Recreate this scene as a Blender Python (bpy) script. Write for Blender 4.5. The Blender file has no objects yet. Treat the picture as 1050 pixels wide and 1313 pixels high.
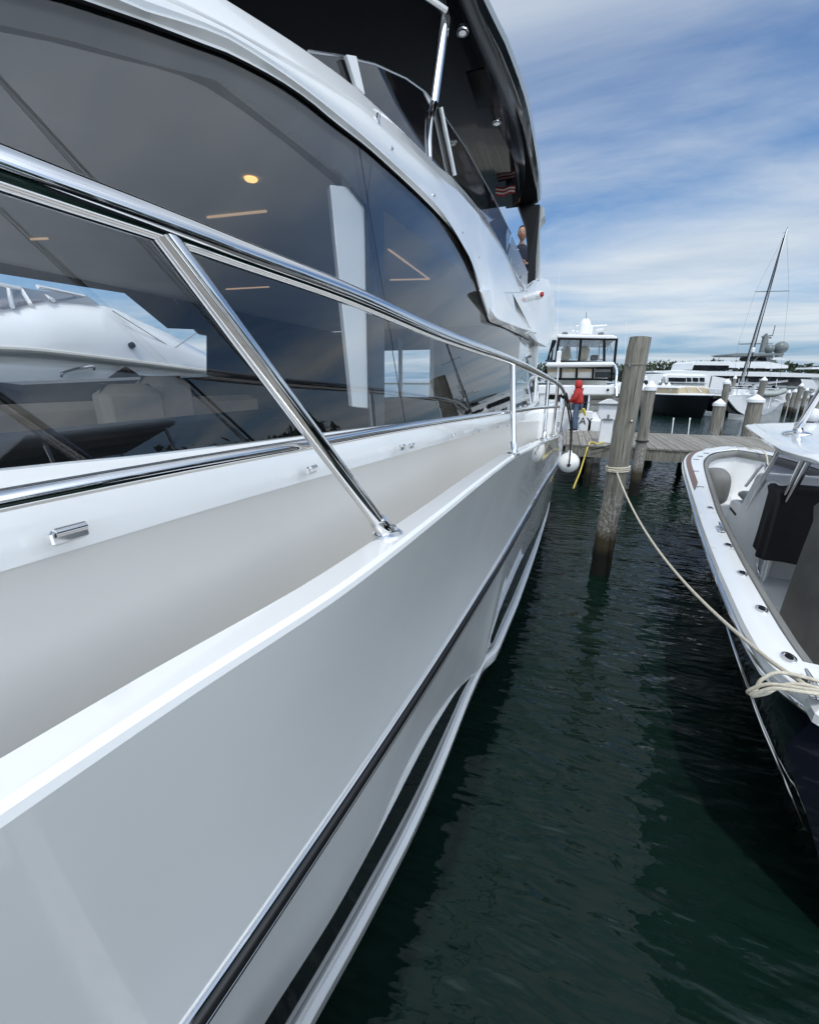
import bpy, bmesh, math, random
import numpy as np
from mathutils import Vector, Matrix
R = math.radians
random.seed(7); rng = np.random.default_rng(7)
S = bpy.context.scene
COL = S.collection

# ------------------------------------------------------------------ camera
EYE = 3.0                                   # metres above the water
F, HOR, CX, CY, VPX = 526.0, 488.0, 525.0, 656.5, 725.0
TH = math.atan((CY - HOR) / F); c_, s_ = math.cos(TH), math.sin(TH)
PSI = math.atan((VPX - CX) / (F * c_ + (CY - HOR) * s_)); cp, sp = math.cos(PSI), math.sin(PSI)
cam_d = bpy.data.cameras.new('camera'); cam = bpy.data.objects.new('camera', cam_d); COL.objects.link(cam)
cam.location = (0, 0, EYE)
cam.rotation_euler = (math.pi / 2 - TH, 0, PSI)
cam_d.sensor_fit = 'VERTICAL'; cam_d.sensor_height = 24.0
cam_d.lens = F / 1313.0 * 24.0
cam_d.clip_start = 0.02; cam_d.clip_end = 5000
S.camera = cam

# ------------------------------------------------------------------ light and exposure
SUN_DIR = Vector((-0.02, -0.44, 0.90)).normalized()      # towards the sun
sun_d = bpy.data.lights.new('sun', 'SUN'); sun = bpy.data.objects.new('sun', sun_d); COL.objects.link(sun)
sun_d.energy = 2.0; sun_d.angle = R(1.5); sun_d.color = (1.0, 0.96, 0.90)
sun.rotation_euler = SUN_DIR.to_track_quat('Z', 'Y').to_euler()
S.view_settings.view_transform = 'Standard'; S.view_settings.look = 'None'
S.view_settings.exposure = -0.12; S.view_settings.gamma = 1.0
S.cycles.use_denoising = True
S.cycles.max_bounces = 10; S.cycles.glossy_bounces = 6; S.cycles.transparent_max_bounces = 16
S.cycles.caustics_reflective = False; S.cycles.caustics_refractive = False

world = bpy.data.worlds.new("World"); S.world = world; world.use_nodes = True
nt = world.node_tree; nt.nodes.clear()
def N(t, kind, **kw):
    n = t.nodes.new(kind)
    for k, v in kw.items(): setattr(n, k, v)
    return n
def mathn(t, op, a, b=None, c=None):
    n = N(t, 'ShaderNodeMath', operation=op)
    for i, x in enumerate((a, b, c)):
        if x is None: continue
        if isinstance(x, (int, float)): n.inputs[i].default_value = x
        else: t.links.new(x, n.inputs[i])
    return n.outputs[0]
def ramp(t, fac, stops):
    n = N(t, 'ShaderNodeValToRGB')
    while len(n.color_ramp.elements) < len(stops): n.color_ramp.elements.new(0.5)
    for e, (p, col) in zip(n.color_ramp.elements, stops):
        e.position = p; e.color = (*col, 1) if len(col) == 3 else col
    t.links.new(fac, n.inputs[0]); return n.outputs[0]
def mixc(t, fac, a, b):
    n = N(t, 'ShaderNodeMix', data_type='RGBA')
    if isinstance(fac, (int, float)): n.inputs[0].default_value = fac
    else: t.links.new(fac, n.inputs[0])
    for k, x in ((6, a), (7, b)):
        if isinstance(x, tuple): n.inputs[k].default_value = (*x, 1) if len(x) == 3 else x
        else: t.links.new(x, n.inputs[k])
    return n.outputs[2]
sky = N(nt, 'ShaderNodeTexSky', sky_type='NISHITA'); sky.sun_disc = False
sky.sun_elevation = math.asin(SUN_DIR.z); sky.sun_rotation = math.atan2(SUN_DIR.x, SUN_DIR.y)
sky.air_density = 1.0; sky.dust_density = 0.6; sky.ozone_density = 2.0
tc = N(nt, 'ShaderNodeTexCoord'); sep = N(nt, 'ShaderNodeSeparateXYZ'); nt.links.new(tc.outputs['Generated'], sep.inputs[0])
zz = mathn(nt, 'ADD', mathn(nt, 'MAXIMUM', sep.outputs[2], 0.0), 0.10)
cmb = N(nt, 'ShaderNodeCombineXYZ')
nt.links.new(mathn(nt, 'DIVIDE', sep.outputs[0], zz), cmb.inputs[0]); nt.links.new(mathn(nt, 'DIVIDE', sep.outputs[1], zz), cmb.inputs[1])
mp = N(nt, 'ShaderNodeMapping'); nt.links.new(cmb.outputs[0], mp.inputs[0])
mp.inputs['Rotation'].default_value = (0, 0, R(-35)); mp.inputs['Scale'].default_value = (0.56, 1.05, 1); mp.inputs['Location'].default_value = (3.1, 1.7, 0)
n1 = N(nt, 'ShaderNodeTexNoise'); n1.inputs['Scale'].default_value = 0.9; n1.inputs['Detail'].default_value = 9; n1.inputs['Roughness'].default_value = 0.58; n1.inputs['Distortion'].default_value = 0.5
nt.links.new(mp.outputs[0], n1.inputs['Vector'])
n2 = N(nt, 'ShaderNodeTexNoise'); n2.inputs['Scale'].default_value = 0.33; n2.inputs['Detail'].default_value = 3
nt.links.new(mp.outputs[0], n2.inputs['Vector'])
cov = mathn(nt, 'ADD', mathn(nt, 'MULTIPLY', n1.outputs[0], 0.55), mathn(nt, 'MULTIPLY', n2.outputs[0], 0.5))
cl = ramp(nt, cov, [(0.42, (0.06,) * 3), (0.505, (0.45,) * 3), (0.61, (0.92,) * 3)])
# cloud brightness varies a little
n3 = N(nt, 'ShaderNodeTexNoise'); n3.inputs['Scale'].default_value = 1.6; n3.inputs['Detail'].default_value = 5
nt.links.new(mp.outputs[0], n3.inputs['Vector'])
ccol = mixc(nt, n3.outputs[0], (4.0, 4.55, 5.1), (6.3, 6.7, 7.0))
# clouds brightened out of view, behind and right, to lift the shaded hull
dt = N(nt, 'ShaderNodeVectorMath', operation='DOT_PRODUCT'); nt.links.new(tc.outputs['Generated'], dt.inputs[0]); dt.inputs[1].default_value = tuple(Vector((0.66, -0.60, 0.46)).normalized())   # added glow, out of view behind the camera
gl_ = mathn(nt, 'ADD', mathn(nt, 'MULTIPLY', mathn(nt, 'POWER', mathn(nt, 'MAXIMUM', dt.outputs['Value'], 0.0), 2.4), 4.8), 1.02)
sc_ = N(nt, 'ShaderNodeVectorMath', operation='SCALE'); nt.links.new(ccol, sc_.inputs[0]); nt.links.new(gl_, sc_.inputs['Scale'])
tn = N(nt, 'ShaderNodeVectorMath', operation='MULTIPLY'); nt.links.new(sky.outputs[0], tn.inputs[0]); tn.inputs[1].default_value = (0.55, 0.81, 1.02)
hz = ramp(nt, sep.outputs[2], [(0.0, (1, 1, 1)), (0.16, (.35, .35, .35)), (0.4, (0, 0, 0))])
base_ = mixc(nt, hz, tn.outputs[0], (1.25, 2.35, 3.7))
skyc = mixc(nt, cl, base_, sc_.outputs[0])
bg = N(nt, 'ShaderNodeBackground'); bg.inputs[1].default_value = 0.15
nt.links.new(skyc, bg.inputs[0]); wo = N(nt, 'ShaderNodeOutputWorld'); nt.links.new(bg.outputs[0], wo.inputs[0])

# ------------------------------------------------------------------ photograph -> place: rays through photograph points, cut at real distances
def ray(px, py):
    a = px - CX; u = CY - py
    up = u * c_ - F * s_; f = F * c_ + u * s_
    return np.array([-f * sp + a * cp, f * cp + a * sp, up])
E0 = np.array([0, 0, EYE])
def atX(px, py, X): d = ray(px, py); return E0 + d * X / d[0]
def atY(px, py, Y): d = ray(px, py); return E0 + d * Y / d[1]
def atZ(px, py, z): d = ray(px, py); return E0 + d * (z - EYE) / d[2]
def atP(px, py, x0, ky, kz):                 # plane X = x0 + ky*Y + kz*(z-EYE)
    d = ray(px, py); t = x0 / (d[0] - ky * d[1] - kz * d[2]); return E0 + d * t
def atD(px, py, D):                          # at a level distance D straight ahead
    d = ray(px, py); f = -d[0] * sp + d[1] * cp; return E0 + d * D / f
def on_sheer(px, py, zf):
    Y = 3.0
    for _ in range(60):
        q = atZ(px, py, zf(Y)); Y = .5 * Y + .5 * q[1]
    return q

class Curve:                                 # X and z as smooth functions of Y
    def __init__(s, pts, smooth=0):
        p = np.array(sorted([tuple(q) for q in pts], key=lambda q: q[1]))
        s.y = p[:, 1]; s.x = p[:, 0]; s.z = p[:, 2]
        for _ in range(smooth):
            for a in (s.x, s.z): a[1:-1] = .25 * a[:-2] + .5 * a[1:-1] + .25 * a[2:]
    @staticmethod
    def _pchip(x, y, q):
        h = np.diff(x); d = np.diff(y) / h; m = np.zeros_like(y)
        m[0], m[-1] = d[0], d[-1]
        for i in range(1, len(x) - 1):
            if d[i - 1] * d[i] > 0:
                w1, w2 = 2 * h[i] + h[i - 1], h[i] + 2 * h[i - 1]
                m[i] = (w1 + w2) / (w1 / d[i - 1] + w2 / d[i])
        i = int(np.clip(np.searchsorted(x, q) - 1, 0, len(x) - 2)); t = (q - x[i]) / h[i]
        if t < 0: return y[0] + m[0] * (q - x[0])
        if t > 1: return y[-1] + m[-1] * (q - x[-1])
        return ((1 + 2 * t) * (1 - t) ** 2 * y[i] + t * (1 - t) ** 2 * h[i] * m[i] + t * t * (3 - 2 * t) * y[i + 1] + t * t * (t - 1) * h[i] * m[i + 1])
    def __call__(s, Y): return np.array([s._pchip(s.y, s.x, Y), Y, s._pchip(s.y, s.z, Y)])

# ------------------------------------------------------------------ materials
MATS = {}
def mat(name, col, rough=0.5, metal=0.0, spec=0.5, coat=0.0, noise=0.0, nscale=8.0, bump=0.0, bscale=40.0, rvar=0.0, emit=None, estr=0.0):
    m = bpy.data.materials.new(name); m.use_nodes = True; t = m.node_tree; b = t.nodes['Principled BSDF']
    b.inputs['Roughness'].default_value = rough; b.inputs['Metallic'].default_value = metal
    b.inputs['Specular IOR Level'].default_value = spec
    b.inputs['Coat Weight'].default_value = coat; b.inputs['Coat Roughness'].default_value = 0.03
    b.inputs['Base Color'].default_value = (*col, 1)
    co = N(t, 'ShaderNodeTexCoord').outputs['Object']
    if noise or rvar:
        n = N(t, 'ShaderNodeTexNoise'); n.inputs['Scale'].default_value = nscale; n.inputs['Detail'].default_value = 6
        t.links.new(co, n.inputs['Vector'])
        if noise:
            t.links.new(ramp(t, n.outputs[0], [(0.3, tuple(max(0, x * (1 - noise)) for x in col)), (0.7, tuple(min(1, x * (1 + noise)) for x in col))]), b.inputs['Base Color'])
        if rvar:
            mr = N(t, 'ShaderNodeMapRange'); mr.inputs['From Min'].default_value = .3; mr.inputs['From Max'].default_value = .7
            mr.inputs['To Min'].default_value = max(0, rough - rvar); mr.inputs['To Max'].default_value = rough + rvar
            t.links.new(n.outputs[0], mr.inputs[0]); t.links.new(mr.outputs[0], b.inputs['Roughness'])
    if bump:
        n = N(t, 'ShaderNodeTexNoise'); n.inputs['Scale'].default_value = bscale; n.inputs['Detail'].default_value = 4
        t.links.new(co, n.inputs['Vector'])
        bp = N(t, 'ShaderNodeBump'); bp.inputs['Strength'].default_value = bump; bp.inputs['Distance'].default_value = 0.01
        t.links.new(n.outputs[0], bp.inputs['Height']); t.links.new(bp.outputs[0], b.inputs['Normal'])
    if emit:
        b.inputs['Emission Color'].default_value = (*emit, 1); b.inputs['Emission Strength'].default_value = estr
    MATS[name] = m; return m
def glass(name, tint, ior=1.55, rough=0.0, body=(0, 0, 0), bw=0.0):
    m = bpy.data.materials.new(name); m.use_nodes = True; t = m.node_tree; t.nodes.clear()
    fr = N(t, 'ShaderNodeFresnel'); fr.inputs[0].default_value = ior
    # sheets have no thickness to refract through: use the outside value from both sides
    tr = N(t, 'ShaderNodeBsdfTransparent'); tr.inputs[0].default_value = (*tint, 1)
    gl = N(t, 'ShaderNodeBsdfGlossy'); gl.inputs['Roughness'].default_value = rough
    mx = N(t, 'ShaderNodeMixShader'); lw = N(t, 'ShaderNodeLayerWeight'); lw.inputs[0].default_value = 0.5
    f2 = mathn(t, 'ADD', mathn(t, 'MULTIPLY', mathn(t, 'POWER', lw.outputs['Facing'], 4.2), 0.9), ((ior - 1) / (ior + 1)) ** 2 * 1.8)
    t.links.new(mathn(t, 'MINIMUM', f2, 1.0), mx.inputs[0])
    base = tr.outputs[0]
    if bw:
        df = N(t, 'ShaderNodeBsdfDiffuse'); df.inputs[0].default_value = (*body, 1)
        m2 = N(t, 'ShaderNodeMixShader'); m2.inputs[0].default_value = bw
        t.links.new(tr.outputs[0], m2.inputs[1]); t.links.new(df.outputs[0], m2.inputs[2]); base = m2.outputs[0]
    t.links.new(base, mx.inputs[1]); t.links.new(gl.outputs[0], mx.inputs[2])
    o = N(t, 'ShaderNodeOutputMaterial'); t.links.new(mx.outputs[0], o.inputs[0])
    MATS[name] = m; return m

GEL = mat('white_gelcoat', (0.82, 0.83, 0.825), 0.2, coat=0.9, noise=0.012, nscale=3, rvar=0.03)
GELM = mat('white_satin', (0.78, 0.79, 0.79), 0.4, noise=0.03, nscale=5)
CREAM = mat('cream_gelcoat', (0.70, 0.685, 0.655), 0.35, noise=0.01, nscale=2)
BLACKG = mat('black_gloss', (0.006, 0.006, 0.008), 0.06, coat=0.4)
BLACKM = mat('black_matt', (0.007, 0.007, 0.008), 0.5, spec=0.15, noise=0.2, nscale=20)
RUBBER = mat('black_rubber', (0.010, 0.010, 0.011), 0.32, noise=0.2, nscale=30)
CHROME = mat('polished_steel', (0.78, 0.78, 0.79), 0.05, metal=1.0, rvar=0.025, nscale=14)
STEELB = mat('brushed_steel', (0.5, 0.5, 0.51), 0.22, metal=1.0, rvar=0.06, nscale=20)
DKGREY = mat('dark_grey_frit', (0.02, 0.021, 0.023), 0.25)
GREYP = mat('grey_paint', (0.17, 0.19, 0.19), 0.35, noise=0.08)
HEAD = mat('headliner', (0.84, 0.85, 0.86), 0.8, noise=0.05, nscale=2)
INWHITE = mat('interior_white', (0.90, 0.90, 0.89), 0.45)
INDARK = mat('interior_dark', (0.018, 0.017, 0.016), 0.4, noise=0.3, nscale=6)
LEATHER = mat('beige_leather', (0.36, 0.31, 0.25), 0.55, noise=0.06, nscale=12, bump=0.15, bscale=120)
TEAK = mat('teak_deck', (0.46, 0.39, 0.31), 0.6, noise=0.2, nscale=30)
WARM = mat('warm_lamp', (0.8, 0.6, 0.3), 0.4, emit=(1.0, 0.62, 0.22), estr=1.6)
COOLL = mat('lamp_lens', (0.7, 0.72, 0.75), 0.3, emit=(0.9, 0.95, 1.0), estr=0.25)
RED = mat('red_lens', (0.35, 0.02, 0.015), 0.15)
NAVY = mat('navy_gelcoat', (0.007, 0.008, 0.013), 0.05, coat=0.8, noise=0.1, nscale=2)
PAD = mat('grey_vinyl', (0.19, 0.19, 0.18), 0.6, noise=0.1, nscale=9, bump=0.2, bscale=60)
CANVAS = mat('grey_canvas', (0.125, 0.122, 0.112), 0.85, noise=0.16, nscale=5, bump=0.5, bscale=14)
CHARC = mat('charcoal_canvas', (0.016, 0.016, 0.018), 0.75, spec=.25, noise=0.25, nscale=4, bump=0.5, bscale=9)
TAN = mat('tan_canvas', (0.46, 0.38, 0.25), 0.8, noise=0.1, nscale=6, bump=0.3, bscale=10)
MAUVE = mat('mauve_nonskid', (0.17, 0.115, 0.10), 0.75, noise=0.15, nscale=40)
ROPE = mat('cream_rope', (0.62, 0.57, 0.46), 0.85, noise=0.15, nscale=60, bump=0.6, bscale=200)
ROPEB = mat('black_rope', (0.012, 0.012, 0.012), 0.8)
YELLOW = mat('yellow_cable', (0.62, 0.50, 0.10), 0.5, noise=0.1, nscale=30)
VINYLW = mat('white_vinyl', (0.80, 0.81, 0.80), 0.3, noise=0.03, nscale=10)
PLASTW = mat('white_plastic', (0.78, 0.79, 0.80), 0.4, noise=0.04, nscale=6)
REDC = mat('red_fabric', (0.42, 0.026, 0.022), 0.75, noise=0.2, nscale=14, bump=0.6, bscale=18)
JEANS = mat('blue_denim', (0.085, 0.125, 0.19), 0.85, noise=0.25, nscale=16, bump=0.4, bscale=30)
NAVYC = mat('navy_shirt', (0.012, 0.017, 0.035), 0.8, noise=0.2, nscale=20, bump=0.5, bscale=25)
SKIN = mat('skin', (0.36, 0.19, 0.12), 0.5, noise=0.1, nscale=30)
HAIR = mat('short_dark_hair', (0.03, 0.022, 0.018), 0.8, noise=0.4, nscale=80)
SHOE = mat('dark_shoe', (0.015, 0.014, 0.014), 0.6)
WINB = mat('far_window', (0.012, 0.014, 0.017), 0.08, noise=0.5, nscale=0.8)
FENDW = mat('fender_white', (0.78, 0.78, 0.76), 0.35, noise=0.05, nscale=15)
LETTER = mat('dark_letter', (0.03, 0.035, 0.06), 0.4)
LIGHTWALL = mat('offwhite_moulding', (0.66, 0.65, 0.60), 0.4, noise=0.04, nscale=5)
GLASS = glass('tinted_window', (0.86, 0.88, 0.89), 1.60)
SMOKE = glass('smoked_acrylic', (0.30, 0.30, 0.34), 1.50, body=(0.05, 0.05, 0.06), bw=0.10)
CLEAR = glass('clear_vinyl', (0.80, 0.82, 0.84), 1.45, rough=0.02, body=(0.6, 0.62, 0.64), bw=0.05)

def piling_mat(name, wet=True):
    m = bpy.data.materials.new(name); m.use_nodes = True; t = m.node_tree; b = t.nodes['Principled BSDF']
    co = N(t, 'ShaderNodeTexCoord').outputs['Object']
    mp = N(t, 'ShaderNodeMapping'); mp.inputs['Scale'].default_value = (24, 24, 1.0); t.links.new(co, mp.inputs[0])
    n = N(t, 'ShaderNodeTexNoise'); n.inputs['Scale'].default_value = 1.6; n.inputs['Detail'].default_value = 9; n.inputs['Roughness'].default_value = .65; t.links.new(mp.outputs[0], n.inputs['Vector'])
    nb = N(t, 'ShaderNodeTexNoise'); nb.inputs['Scale'].default_value = 2.2; nb.inputs['Detail'].default_value = 3; t.links.new(co, nb.inputs['Vector'])
    wood = ramp(t, n.outputs[0], [(0.34, (0.022, 0.02, 0.016)), (0.41, (0.15, 0.14, 0.115)), (0.56, (0.26, 0.25, 0.215)), (0.75, (0.40, 0.385, 0.34))])
    wood = mixc(t, mathn(t, 'MULTIPLY', nb.outputs[0], 0.45), wood, (0.17, 0.16, 0.12))
    b.inputs['Roughness'].default_value = .85
    if wet:
        sx = N(t, 'ShaderNodeSeparateXYZ'); t.links.new(co, sx.inputs[0])
        n4 = N(t, 'ShaderNodeTexNoise'); n4.inputs['Scale'].default_value = 22; n4.inputs['Detail'].default_value = 5; t.links.new(co, n4.inputs['Vector'])
        zj = mathn(t, 'ADD', sx.outputs[2], mathn(t, 'MULTIPLY', mathn(t, 'SUBTRACT', n4.outputs[0], .5), .28))
        # barnacles and salt between 0.75 and 1.5 m, weed below
        band = mathn(t, 'MULTIPLY', ramp(t, mathn(t, 'MULTIPLY', zj, .5), [(0.35, (0, 0, 0)), (0.44, (1, 1, 1)), (0.62, (.7, .7, .7)), (0.76, (0, 0, 0))]), ramp(t, n4.outputs[0], [(0.48, (0, 0, 0)), (0.60, (1, 1, 1))]))
        wood = mixc(t, mathn(t, 'MULTIPLY', band, .85), wood, (0.46, 0.45, 0.42))
        wood = mixc(t, ramp(t, zj, [(0.62, (1, 1, 1)), (0.80, (0, 0, 0))]), wood, (0.052, 0.044, 0.022))
        wood = mixc(t, ramp(t, zj, [(0.36, (1, 1, 1)), (0.50, (0, 0, 0))]), wood, (0.006, 0.006, 0.004))
    t.links.new(wood, b.inputs['Base Color'])
    bp = N(t, 'ShaderNodeBump'); bp.inputs['Strength'].default_value = .7; bp.inputs['Distance'].default_value = .02
    t.links.new(n.outputs[0], bp.inputs['Height']); t.links.new(bp.outputs[0], b.inputs['Normal'])
    return m
PILE = piling_mat('weathered_piling'); PILEB = piling_mat('dry_piling', False)
def deck_mat():
    m = bpy.data.materials.new('weathered_planks'); m.use_nodes = True; t = m.node_tree; b = t.nodes['Principled BSDF']
    co = N(t, 'ShaderNodeTexCoord').outputs['Object']
    mp = N(t, 'ShaderNodeMapping'); mp.inputs['Scale'].default_value = (30, 1.6, 8); t.links.new(co, mp.inputs[0])
    n = N(t, 'ShaderNodeTexNoise'); n.inputs['Scale'].default_value = 1; n.inputs['Detail'].default_value = 8; t.links.new(mp.outputs[0], n.inputs['Vector'])
    at = N(t, 'ShaderNodeAttribute', attribute_name='tone')
    wood = ramp(t, n.outputs[0], [(0.3, (0.14, 0.13, 0.11)), (0.5, (0.27, 0.255, 0.225)), (0.75, (0.39, 0.375, 0.34))])
    wood = mixc(t, at.outputs['Fac'], wood, (0.19, 0.175, 0.15))
    t.links.new(wood, b.inputs['Base Color']); b.inputs['Roughness'].default_value = .85
    bp = N(t, 'ShaderNodeBump'); bp.inputs['Strength'].default_value = .4; bp.inputs['Distance'].default_value = .01
    t.links.new(n.outputs[0], bp.inputs['Height']); t.links.new(bp.outputs[0], b.inputs['Normal'])
    return m
PLANK = deck_mat()
def water_mat():
    m = bpy.data.materials.new('harbour_water'); m.use_nodes = True; t = m.node_tree; b = t.nodes['Principled BSDF']
    b.inputs['Base Color'].default_value = (0.0044, 0.0150, 0.0108, 1); b.inputs['Roughness'].default_value = 0.02; b.inputs['IOR'].default_value = 1.33
    co = N(t, 'ShaderNodeTexCoord').outputs['Object']
    def wn(scale, det, rot, sx, sy, dist=0.0):
        mp = N(t, 'ShaderNodeMapping'); mp.inputs['Rotation'].default_value = (0, 0, R(rot)); mp.inputs['Scale'].default_value = (sx, sy, 1); t.links.new(co, mp.inputs[0])
        n = N(t, 'ShaderNodeTexNoise'); n.inputs['Scale'].default_value = scale; n.inputs['Detail'].default_value = det; n.inputs['Distortion'].default_value = dist
        t.links.new(mp.outputs[0], n.inputs['Vector']); return n.outputs[0]
    h = mathn(t, 'ADD', mathn(t, 'MULTIPLY', wn(1.3, 1.5, 30, .7, 1.7, .2), .6), mathn(t, 'MULTIPLY', wn(4.6, 1.5, 24, .55, 1.9, .25), 0.36))
    h = mathn(t, 'ADD', h, mathn(t, 'MULTIPLY', wn(17, 1.5, 8, .7, 1.6, .3), 0.03))
    bp = N(t, 'ShaderNodeBump'); bp.inputs['Strength'].default_value = 1.0; bp.inputs['Distance'].default_value = 0.11
    t.links.new(h, bp.inputs['Height']); t.links.new(bp.outputs[0], b.inputs['Normal'])
    return m
WATER = water_mat()
FOLI = mat('far_foliage', (0.045, 0.062, 0.030), 0.9, noise=0.5, nscale=0.15)
SAND = mat('shore', (0.05, 0.055, 0.035), 0.9, noise=0.3, nscale=0.1)

# ------------------------------------------------------------------ mesh helpers
OFF = {}
def tag(o, label=None, cat=None, group=None, kind=None):
    if label: o['label'] = label
    if cat: o['category'] = cat
    if group: o['group'] = group
    if kind: o['kind'] = kind
    return o
def empty(name, loc, label, cat, group=None, rz=0.0):
    o = bpy.data.objects.new(name, None); COL.objects.link(o); o.location = loc; o.rotation_euler = (0, 0, rz)
    o.empty_display_size = .2
    OFF[o.name] = np.array(loc, float); tag(o, label, cat, group); return o
class MB:
    def __init__(s): s.v = []; s.f = []; s.a = []
    def add(s, vs, fs):
        n = len(s.v); s.v += [tuple(map(float, p)) for p in vs]; s.f += [tuple(i + n for i in f) for f in fs]; return s
    def box(s, c, d, rz=0.0, ch=0.0, tilt=None):
        x, y, z = (k / 2 for k in d); M = Matrix.Rotation(rz, 3, 'Z')
        if tilt: M = M @ Matrix.Rotation(tilt[1], 3, tilt[0])
        vs = []
        if ch <= 0:
            pts = [(i, j, k) for k in (-z, z) for (i, j) in ((-x, -y), (x, -y), (x, y), (-x, y))]
            fs = [(3, 2, 1, 0), (4, 5, 6, 7), (0, 1, 5, 4), (1, 2, 6, 5), (2, 3, 7, 6), (3, 0, 4, 7)]
        else:
            ch = min(ch, x * .9, y * .9, z * .9); ring = []
            def oct(e, zz):
                a, b = x - e, y - e
                k = ch * .6
                return [(-a + k, -b, zz), (a - k, -b, zz), (a, -b + k, zz), (a, b - k, zz), (a - k, b, zz), (-a + k, b, zz), (-a, b - k, zz), (-a, -b + k, zz)]
            pts = oct(ch, -z) + oct(0, -z + ch) + oct(0, z - ch) + oct(ch, z)
            fs = [tuple(range(7, -1, -1)), tuple(range(24, 32))]
            for r in range(3):
                for i in range(8): fs.append((r * 8 + i, r * 8 + (i + 1) % 8, r * 8 + 8 + (i + 1) % 8, r * 8 + 8 + i))
        vs = [np.array(M @ Vector(p)) + np.array(c, float) for p in pts]
        return s.add(vs, fs)
    def tube(s, pts, r, seg=10, caps=True, close=False, flat=1.0):
        P = [np.array(p, float) for p in pts]; n = len(P); rr = r if hasattr(r, '__len__') else [r] * n
        up = None; rings = []
        for i in range(n):
            if close: t = P[(i + 1) % n] - P[i - 1]
            else: t = P[min(i + 1, n - 1)] - P[max(i - 1, 0)]
            t = t / (np.linalg.norm(t) + 1e-12)
            if up is None:
                up = np.array([0, 0, 1.0]) if abs(t[2]) < .9 else np.array([0, 1.0, 0])
            a = np.cross(t, up); a /= np.linalg.norm(a) + 1e-12; b = np.cross(a, t); up = b
            rings.append([P[i] + rr[i] * (math.cos(q) * a + flat * math.sin(q) * b) for q in [2 * math.pi * k / seg for k in range(seg)]])
        vs = [p for rg in rings for p in rg]; fs = []
        for i in range(n if close else n - 1):
            j = (i + 1) % n
            for k in range(seg): fs.append((i * seg + k, i * seg + (k + 1) % seg, j * seg + (k + 1) % seg, j * seg + k))
        if caps and not close: fs += [tuple(range(seg - 1, -1, -1)), tuple(range((n - 1) * seg, n * seg))]
        return s.add(vs, fs)
    def lathe(s, prof, c=(0, 0, 0), seg=24, axis=None, sy=1.0):
        M = Matrix.Identity(3) if axis is None else Vector(axis).to_track_quat('Z', 'Y').to_matrix()
        vs = []
        for (r, z) in prof:
            for k in range(seg):
                q = 2 * math.pi * k / seg; vs.append(np.array(M @ Vector((r * math.cos(q), sy * r * math.sin(q), z))) + np.array(c, float))
        fs = []
        for i in range(len(prof) - 1):
            for k in range(seg): fs.append((i * seg + k, i * seg + (k + 1) % seg, (i + 1) * seg + (k + 1) % seg, (i + 1) * seg + k))
        fs += [tuple(range(seg - 1, -1, -1)), tuple(range((len(prof) - 1) * seg, len(prof) * seg))]
        return s.add(vs, fs)
    def ball(s, c, r, seg=20, rings=12, sc=(1, 1, 1)):
        pr = [(max(1e-4, r * math.sin(math.pi * i / rings)), -r * math.cos(math.pi * i / rings)) for i in range(rings + 1)]
        n = len(s.v); s.lathe(pr, (0, 0, 0), seg)
        for i in range(n, len(s.v)):
            p = s.v[i]; s.v[i] = (p[0] * sc[0] + c[0], p[1] * sc[1] + c[1], p[2] * sc[2] + c[2])
        return s
    def grid(s, rows, flip=False):
        n = len(rows); m = len(rows[0]); vs = [p for r in rows for p in r]; fs = []
        for i in range(n - 1):
            for j in range(m - 1):
                q = (i * m + j, i * m + j + 1, (i + 1) * m + j + 1, (i + 1) * m + j); fs.append(q[::-1] if flip else q)
        return s.add(vs, fs)
    def prism(s, poly, d):                  # polygon (3D points) pushed along vector d
        n = len(poly); P = [np.array(p, float) for p in poly]; Q = [p + np.array(d, float) for p in P]
        fs = [tuple(range(n)), tuple(range(2 * n - 1, n - 1, -1))]
        for i in range(n): fs.append((i, i + n, (i + 1) % n + n, (i + 1) % n))
        return s.add(P + Q, fs)
    def poly(s, pts): return s.add(pts, [tuple(range(len(pts)))])
    def mirror_x(s, xc):
        n = len(s.v); s.v += [(2 * xc - p[0], p[1], p[2]) for p in s.v[:n]]; s.f += [tuple(i + n for i in f[::-1]) for f in list(s.f)]; return s
    def build(s, name, material, parent=None, smooth=True, ang=38, bevel=0.0, local=False, fixn=True):
        off = np.zeros(3)
        if parent is not None and not local: off = OFF.get(parent.name, np.zeros(3))
        me = bpy.data.meshes.new(name); me.from_pydata([tuple(np.array(p) - off) for p in s.v], [], s.f); me.update()
        if fixn:
            bm = bmesh.new(); bm.from_mesh(me); bmesh.ops.remove_doubles(bm, verts=bm.verts, dist=1e-5); bmesh.ops.recalc_face_normals(bm, faces=bm.faces); bm.to_mesh(me); bm.free()
        me.materials.append(material)
        if smooth:
            me.polygons.foreach_set('use_smooth', [True] * len(me.polygons)); me.set_sharp_from_angle(angle=R(ang))
        o = bpy.data.objects.new(name, me); COL.objects.link(o)
        if parent is not None: o.parent = parent; OFF[o.name] = off
        if bevel:
            b = o.modifiers.new('bevel', 'BEVEL'); b.width = bevel; b.segments = 2; b.limit_method = 'ANGLE'; b.angle_limit = R(35)
        return o
def spline(pts, n=8):
    P = [np.array(p, float) for p in pts]; P = [2 * P[0] - P[1]] + P + [2 * P[-1] - P[-2]]; out = []
    for i in range(1, len(P) - 2):
        for k in range(n):
            t = k / n; a, b, c, d = P[i - 1:i + 3]
            out.append(.5 * (2 * b + (c - a) * t + (2 * a - 5 * b + 4 * c - d) * t * t + (3 * b - a - 3 * c + d) * t ** 3))
    out.append(P[-2]); return out
def copy_tree(o, parent=None):
    c = o.copy(); COL.objects.link(c); c.parent = parent
    for ch in [x for x in bpy.data.objects if x.parent == o]: copy_tree(ch, c)
    return c
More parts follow.
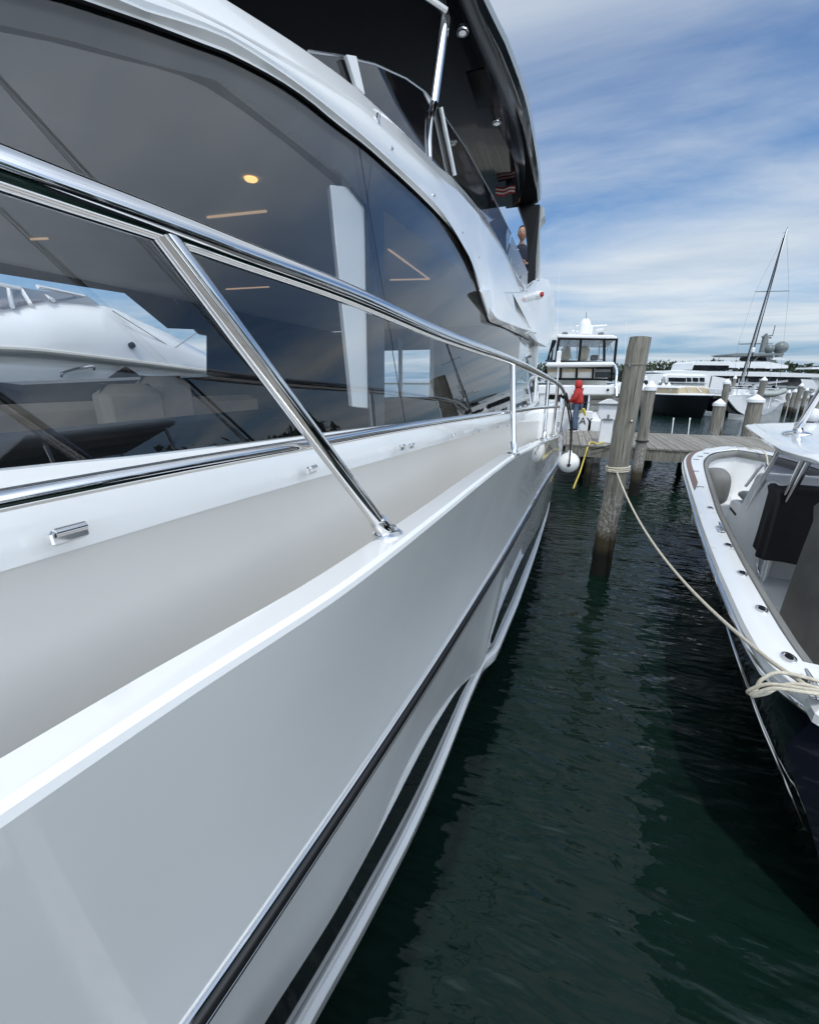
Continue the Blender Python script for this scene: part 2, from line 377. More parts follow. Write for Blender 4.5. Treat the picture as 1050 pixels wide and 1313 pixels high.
def text_mesh(txt, size, ext=0.004):
    cu = bpy.data.curves.new('t', 'FONT'); cu.body = txt; cu.size = size; cu.extrude = ext; cu.align_x = 'CENTER'; cu.align_y = 'CENTER'
    o = bpy.data.objects.new('t', cu); COL.objects.link(o)
    dg = bpy.context.evaluated_depsgraph_get(); me = bpy.data.meshes.new_from_object(o.evaluated_get(dg))
    vs = [tuple(v.co) for v in me.vertices]; fs = [tuple(p.vertices) for p in me.polygons]
    bpy.data.objects.remove(o); bpy.data.meshes.remove(me); bpy.data.curves.remove(cu); return vs, fs

# ================================================================== SETTING
m = MB(); m.poly([(-1500, -300, 0), (1500, -300, 0), (1500, 2500, 0), (-1500, 2500, 0)])
w = m.build('water', WATER, smooth=False); tag(w, kind='structure')
# far shore
m = MB(); rows = []
for k in range(81):
    x = -300 + 20 * k + 100; rows.append([(x, 330 + 12 * math.sin(k * .7), -.5), (x, 336 + 12 * math.sin(k * .7), .5), (x, 400, 1.0)])
m.grid(rows); tag(m.build('shore', SAND), kind='structure')
m = MB()
for k in range(330):
    x = -60 + 660 * k / 330 + rng.uniform(-1, 1); y = 345 + rng.uniform(0, 40); h = rng.uniform(11, 15) * (1 + .25 * math.sin(k * .13) * math.sin(k * .031 + 1)); r = rng.uniform(3.2, 5.5)
    for q in range(110):
        d = rng.normal(size=3); d /= np.linalg.norm(d); d *= rng.uniform(.6, 1) ** .5
        p = np.array([x + d[0] * r, y + d[1] * r, 1.5 + h * .55 + d[2] * h * .47]); e = rng.normal(size=(3, 3)) * .85
        m.add([p + e[0], p + e[1], p + e[2]], [(0, 1, 2)])
for k in range(150):                     # wooded shore off to the right, outside the frame, dark in the window reflections
    x = rng.uniform(75, 95); y = rng.uniform(-70, 110); h = rng.uniform(12, 17); r = rng.uniform(3.5, 5.5)
    for q in range(90):
        d = rng.normal(size=3); d /= np.linalg.norm(d); d *= rng.uniform(.6, 1) ** .5
        p = np.array([x + d[0] * r, y + d[1] * r, 1.5 + h * .52 + d[2] * h * .5]); e = rng.normal(size=(3, 3)) * .9
        m.add([p + e[0], p + e[1], p + e[2]], [(0, 1, 2)])
tr = m.build('far_trees', FOLI, smooth=False, fixn=False)
tag(tr, 'dark green wooded shore along the horizon behind the boats', 'trees', kind='stuff')

# ================================================================== THE WHITE MOTOR YACHT (port side, seen looking aft)
XC = -2.6
Y1 = empty('motor_yacht', (XC, 3.0, 0.0), 'large white motor yacht with tinted windows and black hardtop filling the left side', 'motor yacht')
zi = lambda xs, zs: (lambda Y: EYE + float(np.interp(Y, xs, zs)))
dz = zi([0, 2.6, 4, 6.7, 9], [-.41, -.42, -.52, -.76, -.95])
D_ = Curve([on_sheer(*p, dz) for p in [(0, 1043), (213, 900), (445, 750), (560, 662), (617, 616), (654, 588), (688, 571), (705, 563), (719, 556)]]
           + [(.03, 8.0, 2.16), (.02, 9.5, 2.06), (-.02, 11.2, 2.0), (-.66, -1.2, 2.62), (-.98, -3, 2.68), (-1.55, -4.8, 2.75), (-2.2, -6.3, 2.8), (-2.6, -7.0, 2.82)])
rz_ = zi([0, 7], [-1.4, -1.08])
RU = Curve([on_sheer(*p, rz_) for p in [(245, 1313), (383, 1113), (474, 980), (560, 855), (628, 736), (663, 683), (697, 622), (718, 585)]]
           + [(.05, 8.2, 1.95), (.04, 9.6, 1.92), (0, 11.2, 1.9), (-.86, -1.0, 1.6), (-1.3, -2.8, 1.58), (-1.95, -4.6, 1.56), (-2.35, -5.6, 1.55), (-2.6, -6.3, 1.55)])
_y = (RU.y > .2) & (RU.y < 6.8); _pf = np.polyfit(RU.y[_y], RU.x[_y], 3); RU.x[_y] = np.polyval(_pf, RU.y[_y]); _pz = np.polyfit(RU.y[_y], RU.z[_y], 2); RU.z[_y] = np.polyval(_pz, RU.y[_y])
BT = Curve([on_sheer(*p, lambda Y: EYE - 2.1) for p in [(339, 1313), (436, 1159), (531, 980)]] + [on_sheer(583, 890, lambda Y: EYE - 2.2), atZ(606, 866, EYE - 2.37), atZ(613, 860, EYE - 2.41)]
           + [on_sheer(*p, lambda Y: EYE - 2.1) for p in [(654, 750), (663, 729), (692.6, 672), (702, 651)]] + [atZ(621, 846, EYE - 2.36), atZ(629, 818, EYE - 2.2), atZ(641, 782, EYE - 2.12)]
           + [(-.02, 8.6, .9), (-.03, 11.2, .9), (-1.0, -.9, .92), (-1.5, -2.6, .95), (-2.1, -4.2, 1.0), (-2.6, -5.6, 1.0)])
CH = Curve([on_sheer(*p, lambda Y: EYE - 2.45) for p in [(396, 1313), (470, 1180), (537, 1050), (568, 980)]] + [atZ(605, 887, EYE - 2.46), atZ(616, 862, EYE - 2.45), atZ(621, 851, EYE - 2.44), atZ(637, 835, EYE - 2.42), atZ(641, 828, EYE - 2.42), atZ(650, 807, EYE - 2.43)]
           + [on_sheer(*p, lambda Y: EYE - 2.45) for p in [(667, 766), (695, 683)]] + [(-.05, 8.6, .55), (-.06, 11.2, .55), (-.95, -.6, .58), (-1.45, -2.4, .62), (-2.0, -3.7, .7), (-2.6, -5.2, .8)])
ST = list(np.linspace(11.2, 5, 14)) + list(np.linspace(4.8, 3.6, 10)) + list(np.linspace(3.55, 2.3, 36)) + list(np.linspace(2.2, -.4, 36))
BOWF = list(np.linspace(0.06, 1, 16))
def stat(cv): return [cv(y) for y in ST] + [cv(-.4 + f * (cv.y[0] + .4)) for f in BOWF]
SD, SR, SB, SC = stat(D_), stat(RU), stat(BT), stat(CH)
V3 = lambda x, y, z: np.array([x, y, z])
mh = MB(); rows = []
for d, r in zip(SD, SR):
    row = [d + V3(-.28, 0, -.50), d + V3(-.09, 0, -.012), d + V3(-.082, 0, 0), d + V3(-.012, 0, .004), d + V3(-.002, 0, -.004), d + V3(.001, 0, -.016)]
    a = d + V3(.001, 0, -.016); b = r + V3(0, 0, .026)
    for k in range(1, 11):
        t = k / 10; p = a * (1 - t) + b * t; bow = 4 * t * (1 - t)
        p = p + V3(-.028 * bow, 0, 0); row.append(p)
    rows.append(row)
mh.grid(rows)
rows = []
for r, b in zip(SR, SB):
    a = r + V3(-.004, 0, -.026); rows.append([a * (1 - t) + b * t + V3(-.01 * 4 * t * (1 - t), 0, 0) for t in np.linspace(0, 1, 6)])
mh.grid(rows); mh.mirror_x(XC)
hull = mh.build('hull', GEL, Y1, ang=28)
m = MB(); m.grid([[b, .5 * b + .5 * (c + V3(-.03, 0, .0)), c + V3(-.045, 0, .004)] for b, c in zip(SB, SC)]); m.mirror_x(XC); m.build('boot_stripe', BLACKG, Y1)
m = MB(); m.grid([[c + V3(-.05, 0, .012), c + V3(-.034, 0, .012), c + V3(-.032, 0, .003), c + V3(-.027, 0, .003), c + V3(-.025, 0, .012), c + V3(0, 0, .006), c + V3(.004, 0, -.004), c + V3(-.012, 0, -.10), c + V3(-.05, 0, -.105)] for c in SC]); m.mirror_x(XC); m.build('chine_rail', GEL, Y1, ang=30)
m = MB(); m.grid([[c + V3(-.05, 0, -.105), c + V3(-.10, 0, -.3), c + V3(-.3 if c[0] > XC + .4 else 0, 0, -.75), c + V3(-.6 if c[0] > XC + .7 else 0, 0, -1.2)] for c in SC]); m.mirror_x(XC); m.build('hull_bottom', BLACKM, Y1)
m = MB(); m.grid([[r + V3(-.01, 0, .027), r + V3(.012, 0, .024), r + V3(.024, 0, .012), r + V3(.026, 0, -.006), r + V3(.018, 0, -.02), r + V3(-.012, 0, -.027)] for r in SR]); m.mirror_x(XC); rr = m.build('rub_rail', RUBBER, Y1, ang=60)
m = MB(); m.tube([r + V3(.019, 0, -.019) for r in SR], .0065, 8); m.tube([r + V3(.004, 0, .0275) for r in SR], .008, 8); m.mirror_x(XC); m.build('steel_insert', CHROME, rr)
# transom
m = MB(); e = [SD[0], SR[0], SB[0], SC[0] + V3(-.05, 0, -.1)]; m.poly(e + [V3(2 * XC - p[0], p[1], p[2]) for p in e[::-1]]); m.build('transom', GEL, Y1)
# side deck between the bulwark and the cabin
wallx = lambda Y: (-.87 + .067 * Y) - (.11 * (-1.5 - Y) ** 2 if Y < -1.5 else 0)
YS = list(np.linspace(-4.6, .2, 14)) + list(np.linspace(.4, 7.64, 60))
m = MB(); m.grid([[V3(wallx(y) - .05, y, D_(y)[2] - .50), V3(D_(y)[0] - .27, y, D_(y)[2] - .47)] for y in np.linspace(-4.6, 11.1, 60)]); m.build('side_deck', CREAM, Y1)
m = MB(); m.poly([V3(-.4, y, 2.0) if y == 7.7 else V3(-.1, y, 1.95) for y in (7.7, 11.15)] + [V3(-5.1, 11.15, 1.95), V3(-5.1, 7.7, 1.95)]); m.build('cockpit_deck', TEAK, Y1)
# foredeck
m = MB(); fy = list(np.linspace(-6.9, -1.2, 16)); m.grid([[V3(D_(y)[0] - .085, y, D_(y)[2] - .13), V3(XC, y, D_(y)[2] - .08), V3(2 * XC - D_(y)[0] + .085, y, D_(y)[2] - .13)] for y in fy]); m.build('foredeck', GELM, Y1)
# cabin side: wall below the crease, band above it
C1 = Curve([atP(*p, -.87, .067, 0) for p in [(0, 733), (300, 643), (380, 620), (456, 599), (654, 544), (688, 540)]] + [(-1.14, -4.0, 2.8)])
W1 = Curve([atP(*p, -.96, .067, -.18) for p in [(0, 603), (190, 584), (389, 559), (426, 554), (560, 539), (654, 529), (673, 523), (685, 514), (688, 476)]] + [(-1.25, -4.0, 2.95)])
def cw(cv, y):
    p = cv(y)
    if y < -1.5: p = p + V3(-.11 * (-1.5 - y) ** 2, 0, 0)
    return p
m = MB(); m.grid([[V3(wallx(y) - .03, y, D_(y)[2] - .52), V3(wallx(y) - .012, y, .5 * (D_(y)[2] + cw(C1, y)[2])), cw(C1, y)] for y in YS]); m.build('cabin_side', CREAM, Y1)
rows = []
for y in YS:
    a, b = cw(C1, y), cw(W1, y); t_ = [0, .03, .35, .7, .97, 1]
    rows.append([a * (1 - t) + b * t + V3(.012 * (4 * t * (1 - t)) + .003, 0, .004 if t == .97 else 0) for t in t_] + [b + V3(-.025, 0, .0)])
m = MB(); m.grid(rows); m.build('window_ledge', GEL, Y1, ang=25)
# cabin after bulkhead corner
m = MB(); m.box((-.56, 7.68, 2.75), (.16, .10, 1.7), ch=.02); m.box((-.28, 9.3, 2.25), (.42, 3.4, .62), ch=.08); m.build('cockpit_coaming', GEL, Y1)
# window glass
A1l = [atP(*p, -.96, .067, -.18) for p in [(114, 0), (267, 57), (300, 70), (400, 131), (420, 148), (480, 196), (556, 268), (596, 316), (612, 364), (628, 412)]]
A1 = Curve(A1l + [(-.735, 4.6, 3.56), (-.70, 5.2, 3.58), (-.6, 6.5, 3.60), (-.5, 8.2, 3.62), (-1.04, .3, 3.53), (-1.06, -.5, 3.2), (-1.08, -1.3, 2.95), (-1.1, -2.0, 2.9)])
YG = list(np.linspace(-1.25, 1.0, 14)) + list(np.linspace(1.1, 3.8, 30)) + list(np.linspace(3.84, 4.5, 24)) + list(np.linspace(4.6, 7.62, 24))
gx = lambda Y, z: -.96 + .067 * Y - .18 * (z - EYE)
def glass_rows(off, zlo, zhi, ys, n=8):
    return [[V3(gx(y, z) + off, y, z) for z in np.linspace(zlo(y), max(zhi(y), zlo(y) + .002), n)] for y in ys]
wl = lambda y: W1(y)[2]; ah = lambda y: A1(y)[2]
seam = atP(482, 300, -.96, .067, -.18)[1]
for ys in (np.r_[[y for y in YG if y < seam - .004], seam - .004], np.r_[seam + .004, [y for y in YG if y > seam + .004]]):
    m = MB(); m.grid(glass_rows(-.012, lambda y: wl(y) - .01, lambda y: ah(y) + .02, ys)); gobj = m.build('side_window', GLASS, Y1, ang=80)
m = MB(); m.grid(glass_rows(-.016, lambda y: wl(y) - .01, lambda y: ah(y) + .01, [seam - .006, seam + .006])); m.build('window_seam', BLACKM, Y1)
m = MB(); m.tube([V3(gx(y, ah(y)) - .004, y, ah(y) - .002) for y in YG], .006, 6); m.build('window_gasket', BLACKM, Y1)
# dark header and cove just inside the glass
B1 = Curve([atP(*p, -.985, .067, -.18) for p in [(0, 29), (114, 57), (200, 82), (305, 114), (400, 175), (440, 224), (470, 262)]] + [(-1.05, -.4, 3.05), (-1.05, -1.2, 2.9)])
B2 = Curve([atP(*p, -1.06, .067, -.18) for p in [(0, 40), (114, 66), (282, 122), (340, 163), (400, 211), (440, 245)]] + [(-1.1, -.6, 3.0)])
ysB = [y for y in YG if -1.0 < y < 4.05]
hdr = lambda y: min(B1(y)[2], EYE + .86) if y < B1.y[-1] else min(ah(y), B1(B1.y[-1])[2] * max(0, 1 - (y - B1.y[-1]) / .12) + (EYE + .85) * min(1, (y - B1.y[-1]) / .12))
m = MB(); m.grid([[V3(gx(y, z) - .03, y, z) for z in np.linspace(hdr(y), ah(y) + .03, 4)] for y in ysB]); m.build('window_header', DKGREY, Y1)
ysB2 = [y for y in YG if -.6 < y < B2.y[-1]] + [B2.y[-1]]
m = MB(); m.grid([[V3(gx(y, z) - .10, y, z) for z in np.linspace(B2(y)[2], ah(y) + .03, 4)] for y in ysB2]); m.build('window_cove', mat('cove_grey', (0.11, 0.12, 0.13), .8), Y1)
# vertical band beside the seam, white pillar behind
m = MB(); m.prism([atP(472, 250, -.985, .067, -.18), atP(493, 250, -.985, .067, -.18), atP(493, 560, -.985, .067, -.18), atP(478, 560, -.985, .067, -.18)], (-.02, 0, 0)); m.prism([atP(472, 250, -.985, .067, -.18), atP(493, 250, -.985, .067, -.18), atP(486, 204, -.985, .067, -.18), atP(478, 204, -.985, .067, -.18)], (-.02, 0, 0)); m.build('seam_band', DKGREY, Y1)
m = MB(); m.prism([atP(423, 236, -1.01, .067, -.18), atP(468, 241, -1.01, .067, -.18), atP(480, 525, -1.01, .067, -.18), atP(452, 522, -1.01, .067, -.18)], (-.04, .04, 0)); m.build('window_pillar', INWHITE, Y1, bevel=.006)
# cabin interior
CEIL = EYE + .90; FLR = EYE - 1.25; XL = -4.35
ce = [V3(gx(y, CEIL) - .07, y, CEIL) for y in np.linspace(.45, 7.6, 24)]; m = MB(); m.prism(ce + [V3(XL, 7.6, CEIL), V3(XL, .45, CEIL)], (0, 0, .05)); m.build('cabin_ceiling', HEAD, Y1)
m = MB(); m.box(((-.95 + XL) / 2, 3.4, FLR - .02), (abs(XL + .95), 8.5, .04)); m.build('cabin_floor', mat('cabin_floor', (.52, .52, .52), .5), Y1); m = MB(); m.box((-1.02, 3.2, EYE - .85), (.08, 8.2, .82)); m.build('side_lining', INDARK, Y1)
op = [atX(*p, XL) for p in [(-140, 334), (0, 351), (160, 376), (215, 421), (265, 423), (265, 480), (0, 490), (-140, 496)]]
bm = bmesh.new()
outer = [(-1.0, FLR), (7.7, FLR), (7.7, CEIL), (-1.0, CEIL)]
lo = [bm.verts.new((XL, y, z)) for y, z in outer]; li = [bm.verts.new((XL, p[1], p[2])) for p in op]
for L_ in (lo, li):
    for i in range(len(L_)): bm.edges.new((L_[i], L_[(i + 1) % len(L_)]))
bmesh.ops.triangle_fill(bm, edges=bm.edges[:], use_beauty=True)
vs = [tuple(v.co) for v in bm.verts]; bm.verts.index_update(); fs = [tuple(v.index for v in f.verts) for f in bm.faces]; bm.free()
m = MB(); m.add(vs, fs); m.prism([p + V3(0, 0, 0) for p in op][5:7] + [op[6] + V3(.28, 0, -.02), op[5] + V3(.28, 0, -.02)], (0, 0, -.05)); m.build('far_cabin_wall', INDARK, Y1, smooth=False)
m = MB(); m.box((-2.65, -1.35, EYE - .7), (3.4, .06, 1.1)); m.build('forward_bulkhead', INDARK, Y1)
m = MB(); m.grid([[(x, -1.65, 2.95), (x, .46, CEIL + .06)] for x in np.linspace(-4.2, -1.1, 5)]); m.build('windscreen', CLEAR, Y1)
# after bulkhead with an opening to the cockpit
m = MB(); bx = 7.7
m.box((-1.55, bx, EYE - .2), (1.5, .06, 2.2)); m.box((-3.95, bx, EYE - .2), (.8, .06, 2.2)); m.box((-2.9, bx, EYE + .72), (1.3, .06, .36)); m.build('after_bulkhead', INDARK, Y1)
m = MB(); m.box((-2.33, bx - .05, EYE - .2), (.07, .06, 1.9)); m.box((-2.95, bx - .05, EYE - .2), (.06, .06, 1.9)); m.box((-3.5, bx - .05, EYE - .2), (.07, .06, 1.9)); m.build('door_frame', INWHITE, Y1)
for px, py in [(322, 230), (12, 248), (470, 330)]:
    p = atZ(px, py, CEIL - .004); m = MB(); m.lathe([(.02, .004), (.030, .0), (.026, -.005), (.006, -.007)], p, 20); m.build('cabin_downlight', WARM, Y1)
for a, b in [((266, 279), (342, 271)), ((290, 371), (345, 368)), ((498, 320), (550, 358)), ((500, 359), (551, 358)), ((40, 307), (62, 306))]:
    p, q = atZ(*a, CEIL - .006), atZ(*b, CEIL - .006); m = MB(); m.tube([p, q], .006, 6); m.build('strip_light', mat('strip_glow', (.7, .5, .3), .4, emit=(1, .72, .5), estr=.4) if 'strip_glow' not in MATS else MATS['strip_glow'], Y1)
# seats and sofa
def seat(px, py, X, w, h, d):
    p = atX(px, py, X); m = MB(); m.box((p[0], p[1], p[2] - h / 2), (d, w, h), ch=.07); m.box((p[0] + .3, p[1], p[2] - h - .05), (.6, w * 1.05, .16), ch=.05); m.box((p[0] + .1, p[1], p[2] - h - .35), (.3, w * .5, .6), ch=.03); return m
for px, py, X in ((163, 492, -2.6), (207, 482, -2.7)):
    seat(px, py, X, .42, .62, .14).build('helm_seat', LEATHER, Y1, bevel=.01)
m = MB(); pa, pb = atX(20, 512, -3.6), atX(330, 505, -3.6)
m.box((-3.95, (pa[1] + pb[1]) / 2, pa[2] - .35), (.25, pb[1] - pa[1] + .6, .6), ch=.06); m.box((-3.6, (pa[1] + pb[1]) / 2, pa[2] - .55), (.7, pb[1] - pa[1] + .6, .22), ch=.05); m.build('sofa', LEATHER, Y1, bevel=.01)
m = MB(); m.box((-1.5, 2.2, EYE - .735), (.5, 4.1, 1.14), ch=.02); m.build('sideboard', BLACKM, Y1)
m = MB(); m.box((-2.5, 4.9, EYE - .75), (.7, 1.2, .9), ch=.03); m.box((-1.6, 5.6, EYE - .8), (.6, 1.6, .8), ch=.03); m.build('galley_unit', INDARK, Y1)
# white moulding that arches over the windows
A2 = Curve([atP(*p, -.945, .067, -.18) for p in [(140, 0), (220, 24), (300, 54), (400, 122), (480, 188), (556, 260), (600, 328), (620, 380)]] + [(-1.0, .5, 3.70), (-1.02, -.3, 3.34), (-1.0, -1.3, 2.98), (-.70, 4.45, 3.58), (-.66, 5.3, 3.62), (-.5, 7.1, 3.70)])
A3 = Curve([atP(*p, -1.0, .067, -.18) for p in [(300, 6), (360, 44), (396, 68), (460, 116), (548, 200), (560, 212), (580, 228), (620, 276), (668, 360)]] + [(-1.11, .8, 3.93), (-1.12, 0, 3.62), (-1.13, -1, 3.15), (-1.14, -1.7, 2.93), (-.70, 7.8, 4.36)])
rows = []
for y in YG:
    if y > 7.1: break
    a, b, c = A1(y), A2(y), A3(y)
    up = max(0, min(1, (y - 3.3) / 1.2))
    cr = c + V3(.06 + .03 * up, 0, -.10 - .05 * up)
    row = [V3(gx(y, a[2]) - .012, y, a[2] + .004), V3(gx(y, a[2]) + .004, y, a[2] - .004)] + [(1 - t) * a + t * b + V3(.006 * t, 0, 0) for t in (.15, .5, .93)] + [b + V3(.004, 0, .004)]
    row += [b * (1 - t) + cr * t + V3(.012 * 4 * t * (1 - t), 0, 0) for t in (.06, .3, .6, .94)] + [cr + V3(0, 0, .004), cr + V3(-.012, 0, .022 * up), c + V3(.006, 0, -.01), c, c + V3(-.02, 0, .006), c + V3(-.10, 0, -.004), c + V3(-.13, 0, -.06), V3(c[0] - .16, y, min(c[2] - .1, EYE + .96))]
    rows.append(row)
m = MB(); m.grid(rows); m.mirror_x(XC); arch = m.build('window_surround', GEL, Y1, ang=22)
# screws and a scupper slot on the moulding
for px, py in [(503, 190), (557, 250), (593, 298), (614, 330), (630, 358)]:
    p = atP(px, py, -.936, .067, -.18); m = MB(); m.lathe([(.006, -.03), (.009, .003), (.003, .005)], p, 10, axis=(1, 0, .25)); m.build('screw_cap', STEELB, Y1)
p = atP(487, 153, -.945, .067, -.18); m = MB(); m.box(p + V3(-.012, 0, 0), (.02, .018, .07), tilt=('X', R(-20)), ch=.006); m.build('drain_slot', STEELB, Y1)
# roof ahead of the flybridge, flybridge floor
m = MB(); m.grid([[A3(y) + V3(-.1, 0, -.002), V3(XC, y, A3(y)[2] + .05), V3(2 * XC - A3(y)[0] + .1, y, A3(y)[2] - .002)] for y in np.linspace(.45, 1.7, 10)]); m.build('cabin_roof', GEL, Y1)
m = MB(); m.box((XC, 5.6, EYE + .975), (2.75, 6.4, .02)); m.build('flybridge_floor', PAD, Y1)
# overhang under the after end of the flybridge and its folded wing
def wp(px, py, Y): return atY(px, py, Y)
wa, wb, wc = wp(617, 374, 3.95), wp(628, 412, 4.44), wp(650, 415, 5.1)
wd, we, wf, wg = wp(668, 360, 7.0), wp(673, 374, 6.7), wp(690, 354, 7.6), wp(703, 358, 8.0)
wh, wi, wj, wk, wl2, wm = wp(711, 381, 8.4), wp(712, 402, 8.6), wp(709, 428, 8.6), wp(700, 445, 8.3), wp(690, 440, 7.3), wp(664, 417, 5.9)
wn_, wo_ = wp(638, 374, 4.75), wp(657, 376, 5.4)
m = MB()
P = [wa, wb, wc, wn_, wo_, we, wm, wl2, wf, wg, wh, wi, wj, wk, wd]
ix = {k: i for i, k in enumerate('a b c n o e m l f g h i j k d'.split())}
F_ = [('a', 'b', 'c', 'n'), ('n', 'c', 'm'), ('n', 'm', 'o'), ('o', 'm', 'l'), ('o', 'l', 'e'), ('e', 'l', 'k', 'j'), ('e', 'j', 'i', 'h'), ('e', 'h', 'g', 'f'), ('a', 'n', 'o', 'e', 'd')]
m.add(P, [tuple(ix[q] for q in f) for f in F_])
# inner and under faces give the wing its thickness
loop = ['a', 'b', 'c', 'm', 'l', 'k', 'j', 'i', 'h', 'g', 'f', 'e', 'd']; inn = [P[ix[q]] + (V3(-.03, 0, .02) if q in 'abc' else V3(-.38, 0, .05)) for q in loop]; n0 = len(m.v); m.v += [tuple(p) for p in inn]
for i in range(len(loop)): j = (i + 1) % len(loop); m.f.append((ix[loop[i]], ix[loop[j]], n0 + j, n0 + i))
m.f.append(tuple(range(n0, n0 + len(loop))))
m.build('flybridge_wing', GEL, Y1, ang=15, bevel=.012)
m = MB(); m.box((-2.75, 8.35, EYE + .82), (3.9, 1.2, .12), ch=.03); m.build('cockpit_overhang', GELM, Y1)
# small open bracket and port light on the wing
m = MB(); m.tube([wp(674, 373, 6.75) + V3(.02, 0, 0), wp(690, 355, 7.55) + V3(.01, 0, 0)], .016, 8); m.tube([wp(676, 366, 6.9), wp(690, 356, 7.55)], .012, 8); m.tube([wp(691, 356, 7.65), wp(709, 392, 8.5)], .012, 8); m.build('wing_trim', GEL, Y1)
p = wp(692, 378, 7.3); m = MB(); m.lathe([(.055, -.06), (.055, .02), (.045, .035), (.02, .04)], p, 20, axis=(.6, -.6, 0)); nl = m.build('navigation_light', GELM, Y1)
m = MB(); m.lathe([(.038, .0), (.036, .02), (.02, .035)], p + V3(.022, -.022, 0), 16, axis=(.6, -.6, 0)); m.build('lens', RED, nl)
# flybridge glass
fx = lambda px, py: atP(px, py, -1.05, .067, -.18)
def strip(lo_, hi_, n=14):
    lo_, hi_ = np.array(lo_, float), np.array(hi_, float)
    def smp(a, t):
        d = np.r_[0, np.cumsum(np.linalg.norm(np.diff(a, axis=0), axis=1))]; return np.array([np.interp(t * d[-1], d, a[:, 0]), np.interp(t * d[-1], d, a[:, 1])])
    return [[fx(*((1 - s) * smp(lo_, t) + s * smp(hi_, t))) for s in np.linspace(0, 1, 5)] for t in np.linspace(0, 1, n)]
top1 = [(396, 66), (438, 72), (480, 82), (520, 100), (545, 118), (557, 132)]; bot1 = [(396, 74), (460, 122), (510, 168), (549, 206)]
m = MB(); m.grid(strip(bot1, top1)); m.build('flybridge_screen', SMOKE, Y1, ang=80)
top2 = [(562, 138), (596, 188), (632, 252), (655, 300)]; bot2 = [(578, 232), (600, 256), (625, 290), (648, 332)]
m = MB(); m.grid(strip(bot2, top2)); m.build('flybridge_screen', SMOKE, Y1, ang=80)
top3 = [(656, 302), (665, 322), (675, 345), (678, 358)]; bot3 = [(649, 334), (660, 350), (668, 364), (672, 372)]
m = MB(); m.grid(strip(bot3, top3)); m.build('flybridge_screen', SMOKE, Y1, ang=80)
m = MB(); m.grid(strip([(549, 206), (560, 215), (576, 230)], [(557, 134), (560, 136), (562, 140)])); m.build('flybridge_screen', SMOKE, Y1, ang=80)
m = MB(); m.tube([fx(*p) for p in top1], .006, 6); m.tube([fx(*p) for p in top2], .006, 6); m.build('screen_edge', STEELB, Y1)
m = MB(); m.prism([fx(437, 72) + V3(.03, 0, 0), fx(450, 74) + V3(.03, 0, 0), fx(461, 122) + V3(.03, 0, 0), fx(450, 112) + V3(.03, 0, 0)], (-.02, .01, 0)); m.build('screen_mullion', GEL, Y1)
m = MB(); m.tube([fx(561, 139) + V3(.025, 0, 0), fx(579, 226) + V3(.025, 0, 0)], .018, 8); m.build('screen_post', GEL, Y1)
# hardtop
HB = EYE + 2.5
HTc = [atZ(*p, HB + .02) for p in [(606, -40), (619, 0), (648, 60), (678, 150), (689, 215), (693, 262)]]
hx = Curve([p for p in HTc] + [(-.95, 2.9, HB), (-1.15, 2.0, HB), (-1.5, 1.2, HB), (-2.1, .7, HB)])
ys = list(np.linspace(.72, 2, 10)) + list(np.linspace(2.2, 7.35, 24)); ZU = 0
def hrow(y):
    e = hx(y)[0]; k = max(0, (y - 3) / 4.3); t = .09 + .10 * k
    half = [V3(XC, y, HB), V3(e - .50, y, HB), V3(e - .49, y, HB - .03), V3(e - .12, y, HB - .03), V3(e - .03, y, HB - .01), V3(e, y, HB + .03), V3(e + .012, y, HB + t * .6), V3(e - .03, y, HB + t), V3(e - .4, y, HB + t + .05), V3(XC, y, HB + t + .10)]
    return half
hr = [hrow(y) for y in ys]
m = MB(); m.grid([r[:6] for r in hr]); m.add([V3(XC, 7.35, HB), *hr[-1][1:6], *hr[-1][6:]], [tuple(range(11 - 1))]); m.mirror_x(XC); m.build('hardtop_lining', BLACKG, Y1, ang=25)
m = MB(); m.grid([r[5:] for r in hr]); m.add([hr[0][0], *hr[0][1:]], [tuple(range(10))]); m.mirror_x(XC); m.build('hardtop', mat('grey_gelcoat', (.42, .45, .45), .25, coat=.5), Y1, ang=30)
for px, py in [(593, 40), (637, 157)]:
    p = atZ(px, py, HB - .034); m = MB(); m.lathe([(.046, .0), (.044, -.010), (.032, -.012)], p, 24); dl = m.build('hardtop_downlight', CHROME, Y1); m = MB(); m.lathe([(.031, -.009), (.025, -.014), (.004, -.016)], p, 20); m.build('lens', COOLL, dl)
p = atZ(616, 115, HB - .034); m = MB(); m.box(p, (.16, .5, .012), ch=.005); m.build('hardtop_hatch', BLACKM, Y1)
# raked polished support and broad after leg
m = MB(); pt = atZ(571, 18, HB); pb = fx(556, 133); m.tube([pt, .5 * pt + .5 * pb, pb], [.042, .036, .034], 14, flat=1.5); pts = spline([pb, fx(551, 152), fx(549, 178), fx(550, 204)], 5); m.tube(pts, [.034 - .012 * i / len(pts) for i in range(len(pts))], 12); m.build('hardtop_support', CHROME, Y1)
pt2 = atZ(560, -6, HB - .02); m = MB(); m.tube([atZ(540, -10, HB - .03), atZ(572, 12, HB - .03)], .02, 8); m.build('ceiling_rail', CHROME, Y1)
lg = [(664, 262, 7.3), (692, 262, 7.3), (691, 283, 7.4), (687, 330, 7.35), (686, 362, 7.3), (677, 366, 7.0), (678, 330, 7.1), (674, 290, 7.2)]
m = MB(); m.prism([wp(*q) for q in lg], (-.02, .10, .0)); m.build('hardtop_leg', BLACKM, Y1, ang=30)
m = MB(); m.prism([wp(q[0], q[1], 7.42) for q in [(688, 262), (697, 266), (698, 276), (691, 286), (692, 330), (691, 358), (686, 362), (687, 330), (689, 283)]], (.0, .28, 0)); m.build('leg_fairing', MATS['grey_gelcoat'], Y1, ang=30)
